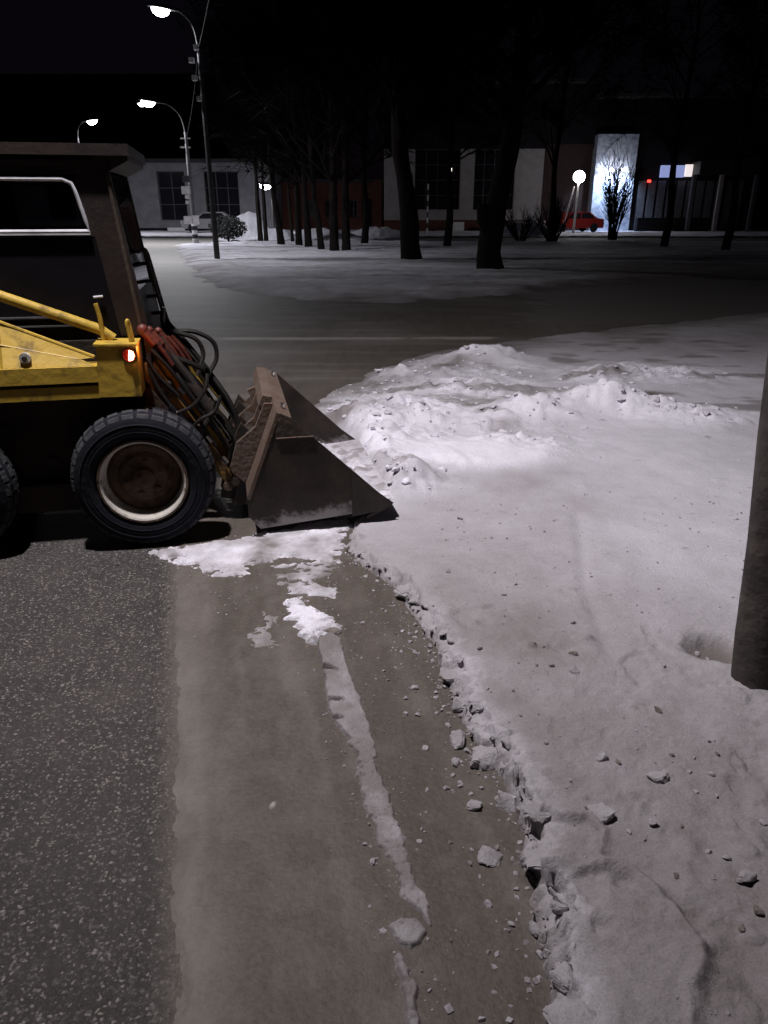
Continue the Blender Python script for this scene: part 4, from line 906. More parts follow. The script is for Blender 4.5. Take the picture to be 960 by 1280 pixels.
def arm_set(side):
    fv = (lambda v: v) if side == 0 else (lambda v: WID - v)
    def P(name, m, pts, v0, v1, bev=0.005, par=ld):
        a, b = sorted((fv(v0), fv(v1))); return PRI(name, m, par, pts, a, b, bev)
    root = P('lift_arm', M_YEL, [(-1.55, 0.872), (-0.10, 0.880), (-0.10, 0.958), (-1.55, 0.958)], 0.10, 0.25, 0.006)     # main box beam
    P('beam_groove', M_YELD, [(-1.55, 0.852), (-0.10, 0.861), (-0.10, 0.8795), (-1.55, 0.8715)], 0.135, 0.25, 0.0, root)
    P('beam_rail', M_YEL, [(-1.55, 0.790), (-0.10, 0.799), (-0.10, 0.8605), (-1.55, 0.8515)], 0.108, 0.25, 0.005, root)
    P('arm_block', M_YEL, [(-0.105, 0.806), (0.098, 0.803), (0.098, 1.052), (-0.088, 1.058)], 0.088, 0.262, 0.007, root)
    P('block_cap', M_YEL, [(-0.100, 1.0585), (0.104, 1.0525), (0.104, 1.062), (-0.100, 1.068)], 0.078, 0.27, 0.002, root)
    # triangular gusset plate behind the beam with a folded edge
    bm = bmesh.new()      # folded sheet: two facets sloping out towards the beam
    gp = [((-1.2, 0.19, 1.46), (-0.53, 0.19, 1.168), (-0.115, 0.19, 0.986)), ((-1.2, 0.158, 1.15), (-0.53, 0.158, 1.064), (-0.185, 0.158, 0.985)), ((-1.2, 0.118, 0.9590), (-0.53, 0.118, 0.9590), (-0.115, 0.118, 0.9590))]
    fr_ = [[bm.verts.new((u, fv(v), zq)) for u, v, zq in row] for row in gp]; bkk = [[bm.verts.new((u, fv(v + 0.012), zq)) for u, v, zq in row] for row in gp]
    for i in range(2):
        for j in range(2):
            bm.faces.new((fr_[i][j], fr_[i][j + 1], fr_[i + 1][j + 1], fr_[i + 1][j])); bm.faces.new((bkk[i][j], bkk[i + 1][j], bkk[i + 1][j + 1], bkk[i][j + 1]))
    for j in range(2):
        bm.faces.new((fr_[0][j], bkk[0][j], bkk[0][j + 1], fr_[0][j + 1])); bm.faces.new((fr_[2][j], fr_[2][j + 1], bkk[2][j + 1], bkk[2][j]))
    for i in range(2):
        bm.faces.new((fr_[i][0], fr_[i + 1][0], bkk[i + 1][0], bkk[i][0])); bm.faces.new((fr_[i][2], bkk[i][2], bkk[i + 1][2], fr_[i + 1][2]))
    fin('gusset_plate', bm, M_YEL, root, smooth=15)
    TUB('gusset_edge', M_YEL, root, [(-1.2, fv(0.193), 1.462), (-0.53, fv(0.193), 1.17), (-0.12, fv(0.193), 0.988)], 0.010, 8)
    TUB('gusset_fold', M_YEL, root, [(-1.19, fv(0.158), 1.149), (-0.53, fv(0.158), 1.064), (-0.19, fv(0.158), 0.985)], 0.005, 6)
    TUB('pivot_pin', M_RIMW, root, [(-0.425, fv(0.115), 1.005), (-0.425, fv(0.2), 1.005)], 0.026, 18)
    TUB('pivot_nut', M_BLK, root, [(-0.425, fv(0.102), 1.005), (-0.425, fv(0.12), 1.005)], 0.013, 6)
    # round upper link
    TUB('upper_link', M_YEL, root, [(-1.3, fv(0.22), 1.60), (-0.08, fv(0.22), 1.118), (-0.02, fv(0.22), 1.07)], 0.026, 14)
    # grab bars standing on the block
    TUB('grab_bar', M_YEL, root, [(-0.065, fv(0.20), 1.06), (-0.068, fv(0.20), 1.18), (-0.08, fv(0.20), 1.245)], 0.0115, 10)
    TUB('grab_bar', M_YEL, root, spline([(0.072, fv(0.14), 1.055), (0.068, fv(0.14), 1.10), (0.062, fv(0.14), 1.150), (0.066, fv(0.145), 1.168), (0.072, fv(0.15), 1.150), (0.078, fv(0.15), 1.10), (0.080, fv(0.15), 1.055)]), 0.0085, 10)
    # dropping front leg of the arm down to the bucket
    P('arm_leg', M_YELD, [(0.10, 0.93), (0.10, 0.84), (0.20, 0.66), (0.49, 0.20), (0.545, 0.22), (0.26, 0.72), (0.16, 0.93)], 0.30, 0.345, 0.006, root)
    P('arm_leg', M_YEL, [(0.11, 0.93), (0.12, 0.78), (0.20, 0.66), (0.47, 0.27), (0.55, 0.20), (0.59, 0.25), (0.32, 0.74), (0.22, 0.92)], 0.42, 0.455, 0.006, root)
    for (u, zz) in ((0.20, 0.80), (0.35, 0.55), (0.52, 0.25)):
        TUB('cross_pin', M_BLK, root, [(u, fv(0.28), zz), (u, fv(0.475), zz)], 0.026, 14)
    # lift / tilt cylinder in front of the leg
    c = TUB('tilt_cylinder', M_BLK, root, [(0.17, fv(0.39), 1.03), (0.40, fv(0.39), 0.66)], 0.036, 16)
    TUB('cylinder_rod', M_CHR, c, [(0.40, fv(0.39), 0.66), (0.545, fv(0.39), 0.425)], 0.017, 12)
    TUB('cylinder_gland', M_BLK, c, [(0.385, fv(0.39), 0.685), (0.41, fv(0.39), 0.645)], 0.042, 16)
    TUB('rod_eye', M_CHR, c, [(0.555, fv(0.35), 0.41), (0.555, fv(0.43), 0.41)], 0.034, 16)
    return root
r0 = arm_set(0); arm_set(1)
# marker lamp set into the near block
bm = bmesh.new(); a_lathe_v(bm, 0.062, 1.008, [(0.034, 0.090), (0.034, 0.080), (0.028, 0.078), (0.026, 0.084), (0.001, 0.084)], 28); ml = fin('marker_lamp', bm, mat('red_lens', (0.10, 0.008, 0.006), 0.25, bump=0), r0)
PRI('marker_bulb', emis('marker_light', (1.0, 0.50, 0.20), 14), ml, [(0.058, 0.984), (0.078, 0.988), (0.086, 1.006), (0.082, 1.026), (0.064, 1.034), (0.060, 1.010)], 0.070, 0.0835, 0.003)
L = bpy.data.lights.new('marker_glow', 'POINT'); L.energy = 0.35; L.color = (1.0, 0.30, 0.08); L.shadow_soft_size = 0.02; lo = bpy.data.objects.new('marker_glow', L); link(lo, ld); lo.location = (0.125, 0.15, 1.03)

# cab
cab = bpy.data.objects.new('cab', None); link(cab, ld); CV0, CV1 = 0.31, WID - 0.31
BOX('roof', M_CAB, cab, -1.12, 0.150, CV0 - 0.035, CV1 + 0.035, 1.905, 1.955, 0.012)
PRI('roof_visor', M_CAB, cab, [(0.05, 1.84), (0.05, 1.904), (0.14, 1.904), (0.14, 1.885)], CV0, CV1, 0.006)
for s, v in ((0, CV0), (1, CV1 - 0.035)):
    v1 = v + 0.035; o_ = (v - 0.012, v) if s == 0 else (v1, v1 + 0.012)
    PRI('top_rail', M_CAB, cab, [(-1.10, 1.825), (-0.12, 1.825), (-0.06, 1.80), (0.005, 1.80), (0.06, 1.9045), (-1.10, 1.9045)], v, v1, 0.004)
    BOX('drip_rail', M_CAB, cab, -1.05, -0.02, o_[0] - (0.012 if s == 0 else 0), o_[1] + (0.012 if s else 0), 1.868, 1.886, 0.006)
    PRI('front_pillar', M_CAB, cab, [(-0.135, 1.80), (0.045, 1.86), (0.145, 1.07), (0.005, 1.07), (-0.055, 1.549), (-0.078, 1.549)], v + 0.0015, v1 - 0.0015, 0.008)
    PRI('pillar_strip', mat('worn_pillar_paint', (0.05, 0.037, 0.028), 0.6), cab, [(0.030, 1.83), (0.044, 1.83), (0.118, 1.10), (0.100, 1.10)], o_[0] + 0.006 if s == 0 else o_[0], o_[1] if s == 0 else o_[1] - 0.006, 0.003)
    PRI('door_panel', M_DOOR, cab, [(-1.10, 1.062), (0.002, 1.062), (-0.052, 1.548), (-1.10, 1.548)], v + 0.003, v1 - 0.003, 0.004)
    BOX('rear_pillar', M_CAB, cab, -1.12, -1.0, v, v1, 0.8, 1.83, 0.004)
    for zz, u1 in ((1.168, -0.19), (1.125, -0.12)): BOX('door_trim', mat('dull_trim', (0.10, 0.095, 0.10), 0.5), cab, -1.0, u1, o_[0], o_[1], zz, zz + 0.008, 0.002)
    vm = (v - 0.008) if s == 0 else (v1 + 0.008)
    fr = [(-0.99, vm, 1.572), (-0.075, vm, 1.572), (-0.085, vm, 1.62), (-0.112, vm, 1.74), (-0.128, vm, 1.785), (-0.165, vm, 1.803), (-0.99, vm, 1.803)]
    TUB('window_frame', M_ALU, cab, fr + [fr[0]], 0.0095, 8)
    BOX('window_sill', M_ALU, cab, -0.99, -0.072, vm - 0.008, vm + 0.008, 1.556, 1.572, 0.004)
    gm = bpy.data.materials.get('see_through_glass')
    if gm is None:
        gm = bpy.data.materials.new('see_through_glass'); gm.use_nodes = True; gb = gm.node_tree.nodes['Principled BSDF']
        gb.inputs['Base Color'].default_value = (0.25, 0.24, 0.27, 1); gb.inputs['Transmission Weight'].default_value = 1.0; gb.inputs['Roughness'].default_value = 0.03; gb.inputs['IOR'].default_value = 1.45
    PRI('side_window', gm, cab, [(-0.99, 1.565), (-0.08, 1.565), (-0.12, 1.79), (-0.165, 1.80), (-0.99, 1.80)], v + 0.012, v + 0.017)
    # door latch and hinge
    TUB('door_handle', M_ALU, cab, [(-0.10, vm - 0.004, 1.265), (-0.055, vm - 0.004, 1.268)], 0.006, 8)
PRI('windscreen', gm, cab, [(0.040, 1.83), (0.046, 1.83), (0.112, 1.28), (0.106, 1.28)], CV0 + 0.04, CV1 - 0.04)
PRI('front_panel', M_CAB, cab, [(0.10, 1.285), (0.112, 1.285), (0.145, 1.07), (0.16, 0.80), (0.12, 0.80)], CV0 + 0.036, CV1 - 0.036, 0.004)
BOX('rear_wall', M_CAB, cab, -1.12, -1.08, CV0 + 0.036, CV1 - 0.036, 0.8, 1.9, 0.004)
BOX('cab_floor', M_BLK, cab, -1.07, 0.10, CV0 - 0.02, CV1 + 0.02, 0.80, 1.055, 0.01)
PRI('seat', M_BLK, cab, [(-0.80, 1.06), (-0.30, 1.06), (-0.28, 1.22), (-0.68, 1.24), (-0.78, 1.62), (-0.90, 1.62)], 0.48, 0.92, 0.04)
PRI('headrest', M_BLK, cab, [(-0.86, 1.60), (-0.74, 1.60), (-0.76, 1.78), (-0.86, 1.78)], 0.57, 0.83, 0.04)
# guard ladder in front of the windscreen
for v in (CV0 + 0.30, CV0 + 0.42):
    TUB('guard_rail', M_BLK, cab, spline([(0.10, v, 1.455), (0.125, v, 1.47), (0.145, v, 1.44), (0.175, v, 1.28), (0.205, v, 1.12), (0.225, v, 1.05)]), 0.009, 8)
for k, (u, zz) in enumerate(((0.150, 1.40), (0.168, 1.31), (0.184, 1.23), (0.20, 1.14))):
    TUB('guard_rung', M_BLK, cab, [(u, CV0 + 0.29, zz), (u, CV0 + 0.43, zz)], 0.008, 8)
    TUB('guard_stay', M_BLK, cab, [(u, CV0 + 0.36, zz), (u - 0.065, CV0 + 0.36, zz - 0.005)], 0.010, 8)
# red couplings and the hose bundle
def hose(pts, r=0.011, m=M_HOSE, name='hose'): return TUB(name, m, ld, spline(pts, 7), r, 8)
for i, (u, v, zz) in enumerate(((0.150, 0.30, 1.075), (0.175, 0.36, 1.06), (0.215, 0.44, 1.045))):
    TUB('coupling', M_RED, ld, [(u - 0.03, v, zz + 0.015), (u + 0.02, v, zz - 0.05)], 0.026 - 0.003 * i, 12)
    bm = bmesh.new(); bmesh.ops.create_icosphere(bm, subdivisions=2, radius=0.030 - 0.004 * i); o = fin('coupling_cap', bm, M_RED, ld); o.location = (u - 0.035, v, zz + 0.025)
for i in range(5):
    v = 0.34 + 0.03 * i; hose([(0.16 + 0.02 * i, v, 1.04), (0.20 + 0.022 * i, v, 0.98), (0.24 + 0.022 * i, v + 0.01, 0.90)], 0.013, M_RED, 'red_hose')
rnd = random.Random(5)
for hp in ([(0.12, 0.285, 0.96), (0.17, 0.28, 0.86), (0.27, 0.28, 0.74), (0.36, 0.285, 0.60), (0.43, 0.29, 0.46)], [(0.15, 0.275, 1.0), (0.23, 0.27, 0.90), (0.33, 0.275, 0.74), (0.42, 0.28, 0.62), (0.50, 0.29, 0.45)], [(0.30, 0.28, 0.56), (0.36, 0.27, 0.62), (0.44, 0.28, 0.66), (0.48, 0.30, 0.74)], [(0.24, 0.27, 0.66), (0.33, 0.265, 0.70), (0.40, 0.27, 0.78), (0.42, 0.30, 0.86)]): hose(hp, 0.010)
for (u, zz) in ((0.21, 0.70), (0.30, 0.60), (0.38, 0.52), (0.27, 0.80), (0.46, 0.40)):
    TUB('hose_fitting', M_CHR, ld, [(u, 0.275, zz), (u + 0.025, 0.275, zz - 0.035)], 0.014, 6)
big_h = [[(0.21, 0.55, 1.18), (0.20, 0.55, 1.09), (0.25, 0.55, 1.055), (0.36, 0.55, 1.045), (0.455, 0.55, 0.99), (0.47, 0.55, 0.90), (0.43, 0.53, 0.83), (0.40, 0.50, 0.78)],
         [(0.20, 0.50, 1.06), (0.29, 0.50, 1.045), (0.37, 0.50, 1.01), (0.40, 0.50, 0.94), (0.385, 0.48, 0.88), (0.36, 0.46, 0.82)],
         [(0.17, 0.42, 1.05), (0.24, 0.40, 0.95), (0.33, 0.40, 0.90), (0.40, 0.42, 0.86)],
         [(0.21, 0.60, 1.10), (0.31, 0.58, 0.98), (0.42, 0.55, 0.82), (0.52, 0.50, 0.66), (0.56, 0.48, 0.52), (0.55, 0.46, 0.40)],
         [(0.20, 0.62, 1.05), (0.30, 0.60, 0.92), (0.45, 0.56, 0.72), (0.545, 0.50, 0.55), (0.56, 0.47, 0.44)],
         [(0.19, 0.45, 1.00), (0.26, 0.36, 0.84), (0.36, 0.34, 0.66), (0.47, 0.35, 0.48), (0.53, 0.36, 0.36)],
         [(0.23, 0.48, 0.98), (0.33, 0.44, 0.80), (0.43, 0.42, 0.62), (0.50, 0.42, 0.47)],
         [(0.13, 0.30, 0.98), (0.14, 0.29, 0.86), (0.20, 0.29, 0.72), (0.34, 0.31, 0.56), (0.40, 0.33, 0.60), (0.46, 0.34, 0.70)]]
for hp in big_h: hose(hp, 0.0125 if hp is big_h[0] or hp is big_h[1] else 0.015)
for i in range(6):
    v = 0.36 + 0.05 * i; hose([(0.20, v, 1.0 - 0.02 * i), (0.28 + rnd.uniform(-.02, .02), v, 0.86), (0.38 + rnd.uniform(-.03, .03), v + 0.02, 0.70), (0.50, v, 0.52 + rnd.uniform(-.03, .03)), (0.55, v, 0.40)], 0.012)
# front cross member and quick coupler carrying the bucket
BOX('cross_member', M_BLK, ld, 0.16, 0.26, 0.32, WID - 0.32, 0.55, 0.68, 0.01)
PRI('coupler_plate', M_BLK, ld, [(0.50, 0.10), (0.60, 0.10), (0.66, 0.50), (0.60, 0.52)], 0.30, WID - 0.30, 0.008)
for v in (0.34, 0.50, WID - 0.54, WID - 0.38):
    PRI('coupler_ear', M_BLK, ld, [(0.43, 0.14), (0.56, 0.10), (0.65, 0.48), (0.575, 0.57), (0.50, 0.42)], v, v + 0.035, 0.006)
for (u, zz, r) in ((0.48, 0.22, 0.028), (0.53, 0.30, 0.022)): TUB('coupler_pin', M_RUST, ld, [(u, 0.29, zz), (u, 0.56, zz)], r, 16)

# bucket
bk_ = bpy.data.objects.new('bucket', None); link(bk_, ld)
BV0, BV1 = 0.03, 1.25
bp_ = lambda x, y: LP(x, y, BV0)
A_, B_, C_, D_, E_, F_, H_ = bp_(346, 516), bp_(368, 527), bp_(489, 629), bp_(440, 645), bp_(326, 661), bp_(311, 646), bp_(309, 624)
print('bucket', A_, B_, C_, D_, E_, F_, H_)
side_pts = [A_, B_, C_, (C_[0] - 0.05, C_[1] - 0.03), E_, F_, H_]
for v0, v1 in ((BV0, BV0 + 0.016), (BV1 - 0.016, BV1)):
    PRI('side_plate', M_BUCK, bk_, side_pts, v0, v1, 0.002)
    o_ = (v0 - 0.010, v0 - 0.0005) if v0 == BV0 else (v1 + 0.0005, v1 + 0.010)
    PRI('side_cutter', M_BLK, bk_, [bp_(440, 592), (C_[0] + 0.012, C_[1] + 0.004), (C_[0] - 0.05, C_[1] - 0.034), (D_[0] + 0.0, D_[1] + 0.0)], o_[0], o_[1], 0.002)
    TUB('weld_bead', M_RUST, bk_, [(*[bp_(345, 548)[0]], o_[0] + 0.004, bp_(345, 548)[1]), (bp_(392, 545)[0], o_[0] + 0.004, bp_(392, 545)[1])], 0.005, 6)
PRI('top_band', mat('dusty_bucket_steel', (0.075, 0.055, 0.043), 0.75, col2=(0.035, 0.026, 0.021), scale=14, bump=0.4, bscale=30), bk_, [bp_(348, 519), bp_(367, 529), bp_(394, 547), bp_(344, 547)], BV0 - 0.004, BV0 - 0.0005, 0.001)
def plate_uv(name, m, p, q, th, nrm, v0=BV0 + 0.0165, v1=BV1 - 0.0165):
    d = Vector((q[0] - p[0], q[1] - p[1])).normalized(); n = Vector((-d.y, d.x)) * th * nrm
    return PRI(name, m, bk_, [p, q, (q[0] + n.x, q[1] + n.y), (p[0] + n.x, p[1] + n.y)], v0, v1, 0.002)
plate_uv('floor_plate', M_BUCK, E_, (C_[0] - 0.03, C_[1] - 0.02), 0.014, 1)
plate_uv('back_plate', M_RUST, H_, A_, 0.016, -1, BV0 - 0.004, BV1 + 0.004)
plate_uv('back_lower', M_BUCK, E_, H_, 0.016, -1)
plate_uv('top_lip', M_RUST, A_, (A_[0] + 0.075, A_[1] - 0.035), 0.016, -1, BV0 + 0.0165, BV1 - 0.0165)
plate_uv('cutting_edge', M_BLK, (C_[0] - 0.14, C_[1] - 0.075), (C_[0] + 0.004, C_[1] - 0.004), 0.018, -1)
ba = Vector((A_[0] - H_[0], A_[1] - H_[1])).normalized(); bn = Vector((-ba.y, ba.x))
def onback(t, o): return (H_[0] + ba.x * t + bn.x * o, H_[1] + ba.y * t + bn.y * o)
Lb = math.hypot(A_[0] - H_[0], A_[1] - H_[1])
for v in (0.28, 0.48, 0.80, 1.02):
    PRI('bracket', M_RUST, bk_, [onback(0.0, 0.002), onback(Lb * 0.97, 0.002), onback(Lb * 0.94, 0.045), onback(Lb * 0.66, 0.05), onback(Lb * 0.42, 0.12), onback(0.05, 0.11)], v, v + 0.03, 0.004)
# folded stiffener along the back of the top edge
PRI('top_stiffener', M_RUST, bk_, [onback(Lb * 0.80, 0.001), onback(Lb * 1.0, 0.001), onback(Lb * 0.98, 0.055), onback(Lb * 0.86, 0.06)], BV0 + 0.35, BV1 - 0.02, 0.006)
PRI('corner_gusset', M_RUST, bk_, [onback(Lb * 0.62, 0.001), onback(Lb * 0.98, 0.001), onback(Lb * 0.80, 0.10)], BV1 - 0.42, BV1 - 0.38, 0.004)
for v in (0.20, 1.05): TUB('lip_bolt', M_CHR, bk_, [(A_[0] + 0.04, v, A_[1] - 0.01), (A_[0] + 0.044, v, A_[1] + 0.008)], 0.012, 6)
# snow carried inside the bucket
A2, B2 = np.meshgrid(np.linspace(E_[0] + 0.05, C_[0] + 0.02, 70), np.linspace(BV0 + 0.02, BV1 - 0.02, 130))
zz = np.interp(A2, [E_[0], C_[0]], [E_[1], C_[1]]) + 0.02 + 0.04 * np.exp(-((A2 - E_[0] - 0.28) / 0.22) ** 2) * (0.7 + 0.5 * fbm(A2 * 4, B2 * 4, 1201)) * sm((B2 - 0.1) / 0.5) + 1.4 * clods(A2, B2, 0.09, 1211, 0.7, 0.3, 0.65, 0.6) * sm((C_[0] - A2) / 0.15)
so = grid_mesh('loose_snow', A2, B2, zz, A2 > 0, M_SNOW, None, {'clean_light': 0.6 + 0.4 * fbm(A2 * 6, B2 * 6, 1221), 'dirt': 0.5 * sm(fbm(A2 * 14, B2 * 14, 1231) * 3)})
so.location = ld.location; so.rotation_euler = (0, 0, YAW); tag(so, 'loose snow lying inside the loader bucket', 'snow', kind='stuff')
# ================================================================== SNOW AND ICE CLODS
def clod_mesh(seed, n=15, flat=0.6, slab=False):
    """angular lump: rounded hull of random points"""
    rnd = random.Random(seed); bm = bmesh.new()
    for i in range(n):
        a_ = rnd.uniform(0, 6.283); r_ = rnd.uniform(0.65, 1.0)
        zq = rnd.choice((-1, 1)) * rnd.uniform(0.75, 1) if slab else rnd.uniform(-1, 1)
        r_ *= 1.0 if slab else math.sqrt(max(0.15, 1 - (zq * 0.85) ** 2))
        bm.verts.new((r_ * math.cos(a_), r_ * math.sin(a_), zq * flat))
    ch = bmesh.ops.convex_hull(bm, input=bm.verts)
    bmesh.ops.delete(bm, geom=[v for v in bm.verts if not v.link_faces], context='VERTS')
    bmesh.ops.dissolve_limit(bm, angle_limit=R(12), verts=bm.verts, edges=bm.edges)
    bmesh.ops.bevel(bm, geom=list(bm.edges), offset=0.11, segments=2, affect='EDGES', clamp_overlap=True)
    bmesh.ops.triangulate(bm, faces=bm.faces)
    bmesh.ops.subdivide_edges(bm, edges=[e for e in bm.edges if e.calc_length() > 0.3], cuts=3, use_grid_fill=True)
    bmesh.ops.triangulate(bm, faces=bm.faces)
    X_ = np.array([v.co.x for v in bm.verts]); Y_ = np.array([v.co.y for v in bm.verts]); Z_ = np.array([v.co.z for v in bm.verts])
    nz = fbm(X_ * 3.1 + seed + Z_, Y_ * 3.1 - Z_ * 2.7, seed, 5) * 0.22
    for v, k in zip(bm.verts, nz): v.co *= 1 + float(k)
    bmesh.ops.recalc_face_normals(bm, faces=bm.faces)
    me = bpy.data.meshes.new('snow_clod'); bm.to_mesh(me); bm.free()
    me.polygons.foreach_set('use_smooth', np.ones(len(me.polygons), bool)); me.set_sharp_from_angle(angle=R(50))
    for a, val in (('clean_light', 0.22), ('dirt', 0.0)):
        at = me.attributes.new(a, 'FLOAT', 'POINT'); at.data.foreach_set('value', np.full(len(me.vertices), val, np.float32))
    me.materials.append(M_SNOW); return me
CM = [clod_mesh(300 + i) for i in range(6)]
M_DCL = mat('dirty_clod', (0.20, 0.175, 0.16), 0.9, var=0.3, scale=3, bump=0.5, bscale=8)
CMD = []
for i in range(2):
    me = CM[i].copy(); me.materials.clear(); me.materials.append(M_DCL); CMD.append(me)
def clod(px, py, wpx, label, group, dirty=False, flat=1.0, zoff=0.0):
    x, y = G(px, py, 0.008)
    for _ in range(3):
        zc = snow_z(x, y); x, y = G(px, py, zc + 0.01)
    zc = snow_z(x, y); zcam = y * math.cos(PITCH) + (HC - zc) * math.sin(PITCH); r = wpx * zcam / FPX / 2 * 0.9
    rnd = random.Random(int(px * 31 + py)); me = (CMD if dirty else CM)[rnd.randrange(2 if dirty else 6)]
    o = bpy.data.objects.new('snow_clod', me); link(o); o.location = (x, y, zc + r * 0.16 * flat + zoff); o.scale = (r * 1.12, r * rnd.uniform(0.8, 1.05), r * flat)
    o.rotation_euler = (rnd.uniform(-0.35, 0.35), rnd.uniform(-0.35, 0.35), rnd.uniform(0, 6.28)); tag(o, label, 'snow clod', group)
g1 = 'large clods'
for (px, py, w, lab, dd) in ((612, 1070, 40, 'largest loose clod lying in the gutter below the broken bank edge', 0), (700, 1128, 34, 'pale clod lying on the grey crust plate near the bank edge', 0), (706, 1206, 44, 'big clod overhanging the bank edge near the bottom of the picture', 0),
                         (751, 1016, 42, 'lumpy clod on the ridge above the hollow crust', 0), (821, 968, 34, 'rounded clod alone on the crust left of the pole foot line', 0), (934, 1096, 38, 'lumpy clod near the right edge at the bottom', 0),
                         (608, 945, 60, 'broad slab of snow breaking off the bank edge', 0), (572, 925, 38, 'smooth clod fallen against the broken bank face', 0), (571, 952, 24, 'flat oval clod at the foot of the broken bank face', 0),
                         (592, 1005, 28, 'small angular clod standing in the gutter under the bank', 0), (636, 1005, 42, 'ragged clod hanging at the corner of the hollow crust', 0), (416, 790, 24, 'dark brown clod beside the white crumbly snow pile', 1),
                         (576, 880, 34, 'clod on the bank edge with a dark gap beneath it', 0), (505, 735, 28, 'flat clod perched on the upper bank edge', 0), (538, 778, 36, 'thin flat slab sticking out of the upper bank edge', 0),
                         (666, 1052, 26, 'clod wedged at the left end of the hollow crust', 0), (672, 1145, 28, 'dark-sided clod in the bank face beside the grey plate', 0)):
    clod(px, py, w, lab, g1, bool(dd))
ORD = ['topmost', 'second', 'third', 'fourth', 'fifth', 'sixth', 'seventh', 'eighth', 'ninth', 'tenth', 'eleventh', 'twelfth', 'thirteenth', 'fourteenth']
def small_clods(pts, zones, group, tail, dirty=False):
    for lo_, hi_, zone in zones:
        for i, (px, py, w) in enumerate(sorted([p for p in pts if lo_ <= p[0] < hi_], key=lambda p: p[1])):
            clod(px, py, w, '%s%s crumb %s, %s' % (ORD[i], '' if i == 0 else ' from top', zone, tail), group, dirty and (int(px) % 3 == 0))
small_clods([(518, 858, 13), (507, 890, 10), (531, 933, 12), (533, 985, 9), (466, 1075, 15), (610, 1128, 16), (470, 998, 11), (524, 1050, 12), (621, 1190, 12), (618, 1206, 12), (453, 777, 9), (638, 1254, 10), (479, 1162, 13), (497, 1206, 10), (590, 1060, 9), (513, 800, 9), (560, 905, 12), (575, 978, 14), (588, 990, 12)],
            ((0, 500, 'beside the ice ridge'), (500, 545, 'in the middle of the gutter'), (545, 700, 'under the bank edge')), 'small crumbs in the gutter', 'on packed sand')
small_clods([(716, 776, 12), (717, 816, 15), (718, 836, 18), (822, 886, 15), (752, 945, 20), (774, 950, 12), (817, 1026, 18), (787, 1036, 9), (896, 992, 9), (886, 1062, 13), (910, 1070, 14), (893, 1094, 12), (948, 1135, 20), (930, 1158, 15), (575, 647, 10), (630, 742, 9), (600, 808, 10), (690, 830, 10), (846, 1092, 11), (840, 940, 9), (862, 962, 10), (890, 965, 12), (897, 940, 9), (560, 712, 10), (830, 830, 9), (852, 1030, 9), (955, 1025, 12), (872, 815, 11), (884, 822, 9)],
            ((0, 700, 'near the bank edge'), (700, 800, 'in the middle of the bank'), (800, 870, 'left of the pole foot'), (870, 970, 'at the right side below the pole')), 'small crumbs on the crust', 'on the snow crust', True)
# crust slabs broken along the bank edge: pieces of the bank
bank = bpy.data.objects['snow_bank']
SLAB = [clod_mesh(500 + i, 16, 0.22, True) for i in range(5)]
for me in SLAB: me.name = 'crust_slab'
rnd = random.Random(77); tp = [np.array(p) for p in toe[2:16]]
for i in range(len(tp) - 1):
    seg = tp[i + 1] - tp[i]; L_ = np.linalg.norm(seg); n_ = np.array([seg[1], -seg[0]]) / L_; k = max(1, int(L_ / 0.060))
    for j in range(k):
        if rnd.random() < 0.25: continue
        p = tp[i] + seg * (j + rnd.random()) / k + n_ * rnd.uniform(0.0, 0.085); sz = rnd.uniform(0.02, 0.055) * (1 if rnd.random() < 0.6 else 0.55)
        q = p + n_ * 0.09; zb = snow_z(q[0], q[1])
        o = bpy.data.objects.new('crust_slab', SLAB[rnd.randrange(5)]); link(o, bank)
        o.location = (p[0], p[1], zb - 0.012 + rnd.uniform(-0.05, 0.006)); o.scale = (sz * rnd.uniform(0.9, 1.5), sz, sz * rnd.uniform(0.8, 1.3))
        o.rotation_euler = (rnd.uniform(-0.16, 0.16), rnd.uniform(-0.16, 0.16), rnd.uniform(0, 6.28))
# fine crumbs strewn along the foot of the bank and over the crust
V_ = []; Q_ = []; cl_ = []
HULL = []
for k in range(8):
    bm = bmesh.new(); r7 = random.Random(900 + k)
    for i in range(13):
        q = Vector((r7.gauss(0, 1), r7.gauss(0, 1), r7.gauss(0, 1))).normalized() * r7.uniform(0.75, 1.1); bm.verts.new((q.x, q.y * 0.85, q.z * 0.7))
    bmesh.ops.convex_hull(bm, input=bm.verts); bmesh.ops.delete(bm, geom=[v for v in bm.verts if not v.link_faces], context='VERTS'); bmesh.ops.triangulate(bm, faces=bm.faces)
    bm.verts.index_update(); HULL.append(([tuple(v.co) for v in bm.verts], [tuple(v.index for v in f.verts) for f in bm.faces])); bm.free()
def add_crumb(x, y, zc, r, rnd):
    b0 = len(V_); t_ = rnd.uniform(0, 6.28); hv_, hf_ = HULL[rnd.randrange(8)]; ca, sa = math.cos(t_), math.sin(t_)
    for (a2, b2, c2) in hv_: V_.append((x + r * (a2 * ca - b2 * sa), y + r * (a2 * sa + b2 * ca), zc + r * c2))
    for f in hf_: Q_.append(tuple(b0 + k for k in f))
    cl_.extend([rnd.uniform(0.0, 0.35)] * len(hv_))
for i in range(len(tp) - 1):
    seg = tp[i + 1] - tp[i]; L_ = np.linalg.norm(seg); n_ = np.array([seg[1], -seg[0]]) / L_
    for j in range(int(L_ * 330)):
        off = -abs(rnd.gauss(0, 0.09)) + 0.03; p = tp[i] + seg * rnd.random() + n_ * off; r = 0.0022 + 0.012 * rnd.random() ** 4
        add_crumb(p[0], p[1], snow_z(p[0], p[1]) + r * 0.3, r, rnd)
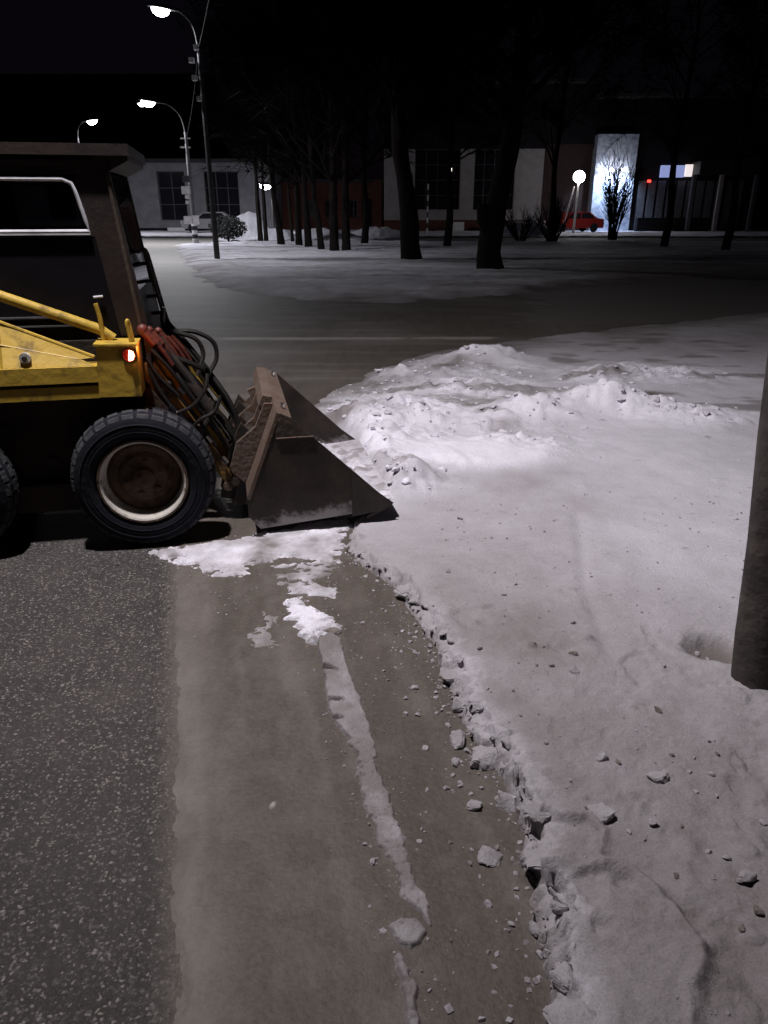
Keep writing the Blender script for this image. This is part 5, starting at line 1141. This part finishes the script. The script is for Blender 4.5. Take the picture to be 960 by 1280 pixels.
for j in range(900):
    y = rnd.uniform(0.9, 4.2); x = rnd.uniform(0.1, 2.2)
    if not inside(np.array([x - 0.06]), np.array([y]), poly)[0] or fbm(np.array([x * 1.7]), np.array([y * 1.7]), 331)[0] < -0.15: continue
    r = 0.002 + 0.008 * rnd.random() ** 4; add_crumb(x, y, snow_z(x, y) + r * 0.3, r, rnd)
for j in range(900):     # crumbs round the ice ridge and in front of the spilled snow
    px, py = rnd.choice(((410, 810), (440, 900), (480, 1010), (510, 1110), (510, 1200), (380, 745), (300, 730), (400, 730), (480, 790), (500, 830), (250, 715))); x, y = G(px + rnd.gauss(0, 26), py + rnd.gauss(0, 30))
    r = 0.002 + 0.006 * rnd.random() ** 3; add_crumb(x, y, 0.007 + r * 0.3, r, rnd)
tag(np_mesh('snow_crumbs', np.array(V_), np.array(Q_), M_SNOW, None, {'clean_light': np.array(cl_), 'dirt': np.zeros(len(V_))}, smooth=False), 'fine snow crumbs strewn along the foot of the bank', 'snow', kind='stuff')
# crisp broken lumps lying all over the ploughed snow
hv = []; hf = []
for k in range(8):
    me = CM[k % 6] if k < 6 else SLAB[k - 6]
    v_ = np.array([v.co[:] for v in me.vertices]); f_ = [tuple(p.vertices) for p in me.polygons]
    tri = [(f[0], f[i], f[i + 1]) for f in f_ for i in range(1, len(f) - 1)]; hv.append(v_); hf.append(np.array(tri))
VV = []; FF = []; CL = []; off = 0; rnd = random.Random(99)
rg = rough
for j in range(60000):
    y = 3.9 + 6.0 * rnd.random() ** 1.3; x = rnd.uniform(-0.6, 3.6)
    i_ = int(np.clip(np.searchsorted(ys_s, y), 0, len(ys_s) - 1)); j_ = int(np.clip(np.searchsorted(ss_s, x / (ys_s[i_] + 0.45)), 0, len(ss_s) - 1))
    if dfj[i_, j_] < 0.03 or dt[i_, j_] < 0.05 or rnd.random() > 0.9 * rg[i_, j_] ** 1.5 or sc_[i_, j_] > 0.3: continue
    r = 0.010 + 0.045 * rnd.random() ** 4; k = rnd.randrange(8); a_ = rnd.uniform(0, 6.28); ca, sa = math.cos(a_), math.sin(a_)
    v_ = hv[k] * r * np.array([1, rnd.uniform(0.7, 1), rnd.uniform(0.7, 1.1)]); q = np.stack([v_[:, 0] * ca - v_[:, 1] * sa + x, v_[:, 0] * sa + v_[:, 1] * ca + y, v_[:, 2] + Z_SN[i_, j_] + r * 0.05], 1)
    VV.append(q); FF.append(hf[k] + off); off += len(q); CL.append(np.full(len(q), 0.60 + 0.4 * rnd.random()))
    if len(VV) >= 650: break
print('lumps', len(VV), sum(len(f) for f in FF))
VV = np.concatenate(VV); FF = np.concatenate(FF); CL = np.concatenate(CL)
tag(np_mesh('snow_lumps', VV, FF, M_SNOW, None, {'clean_light': CL, 'dirt': 0 * CL}), 'broken snow lumps strewn over the ploughed snow', 'snow', kind='stuff')
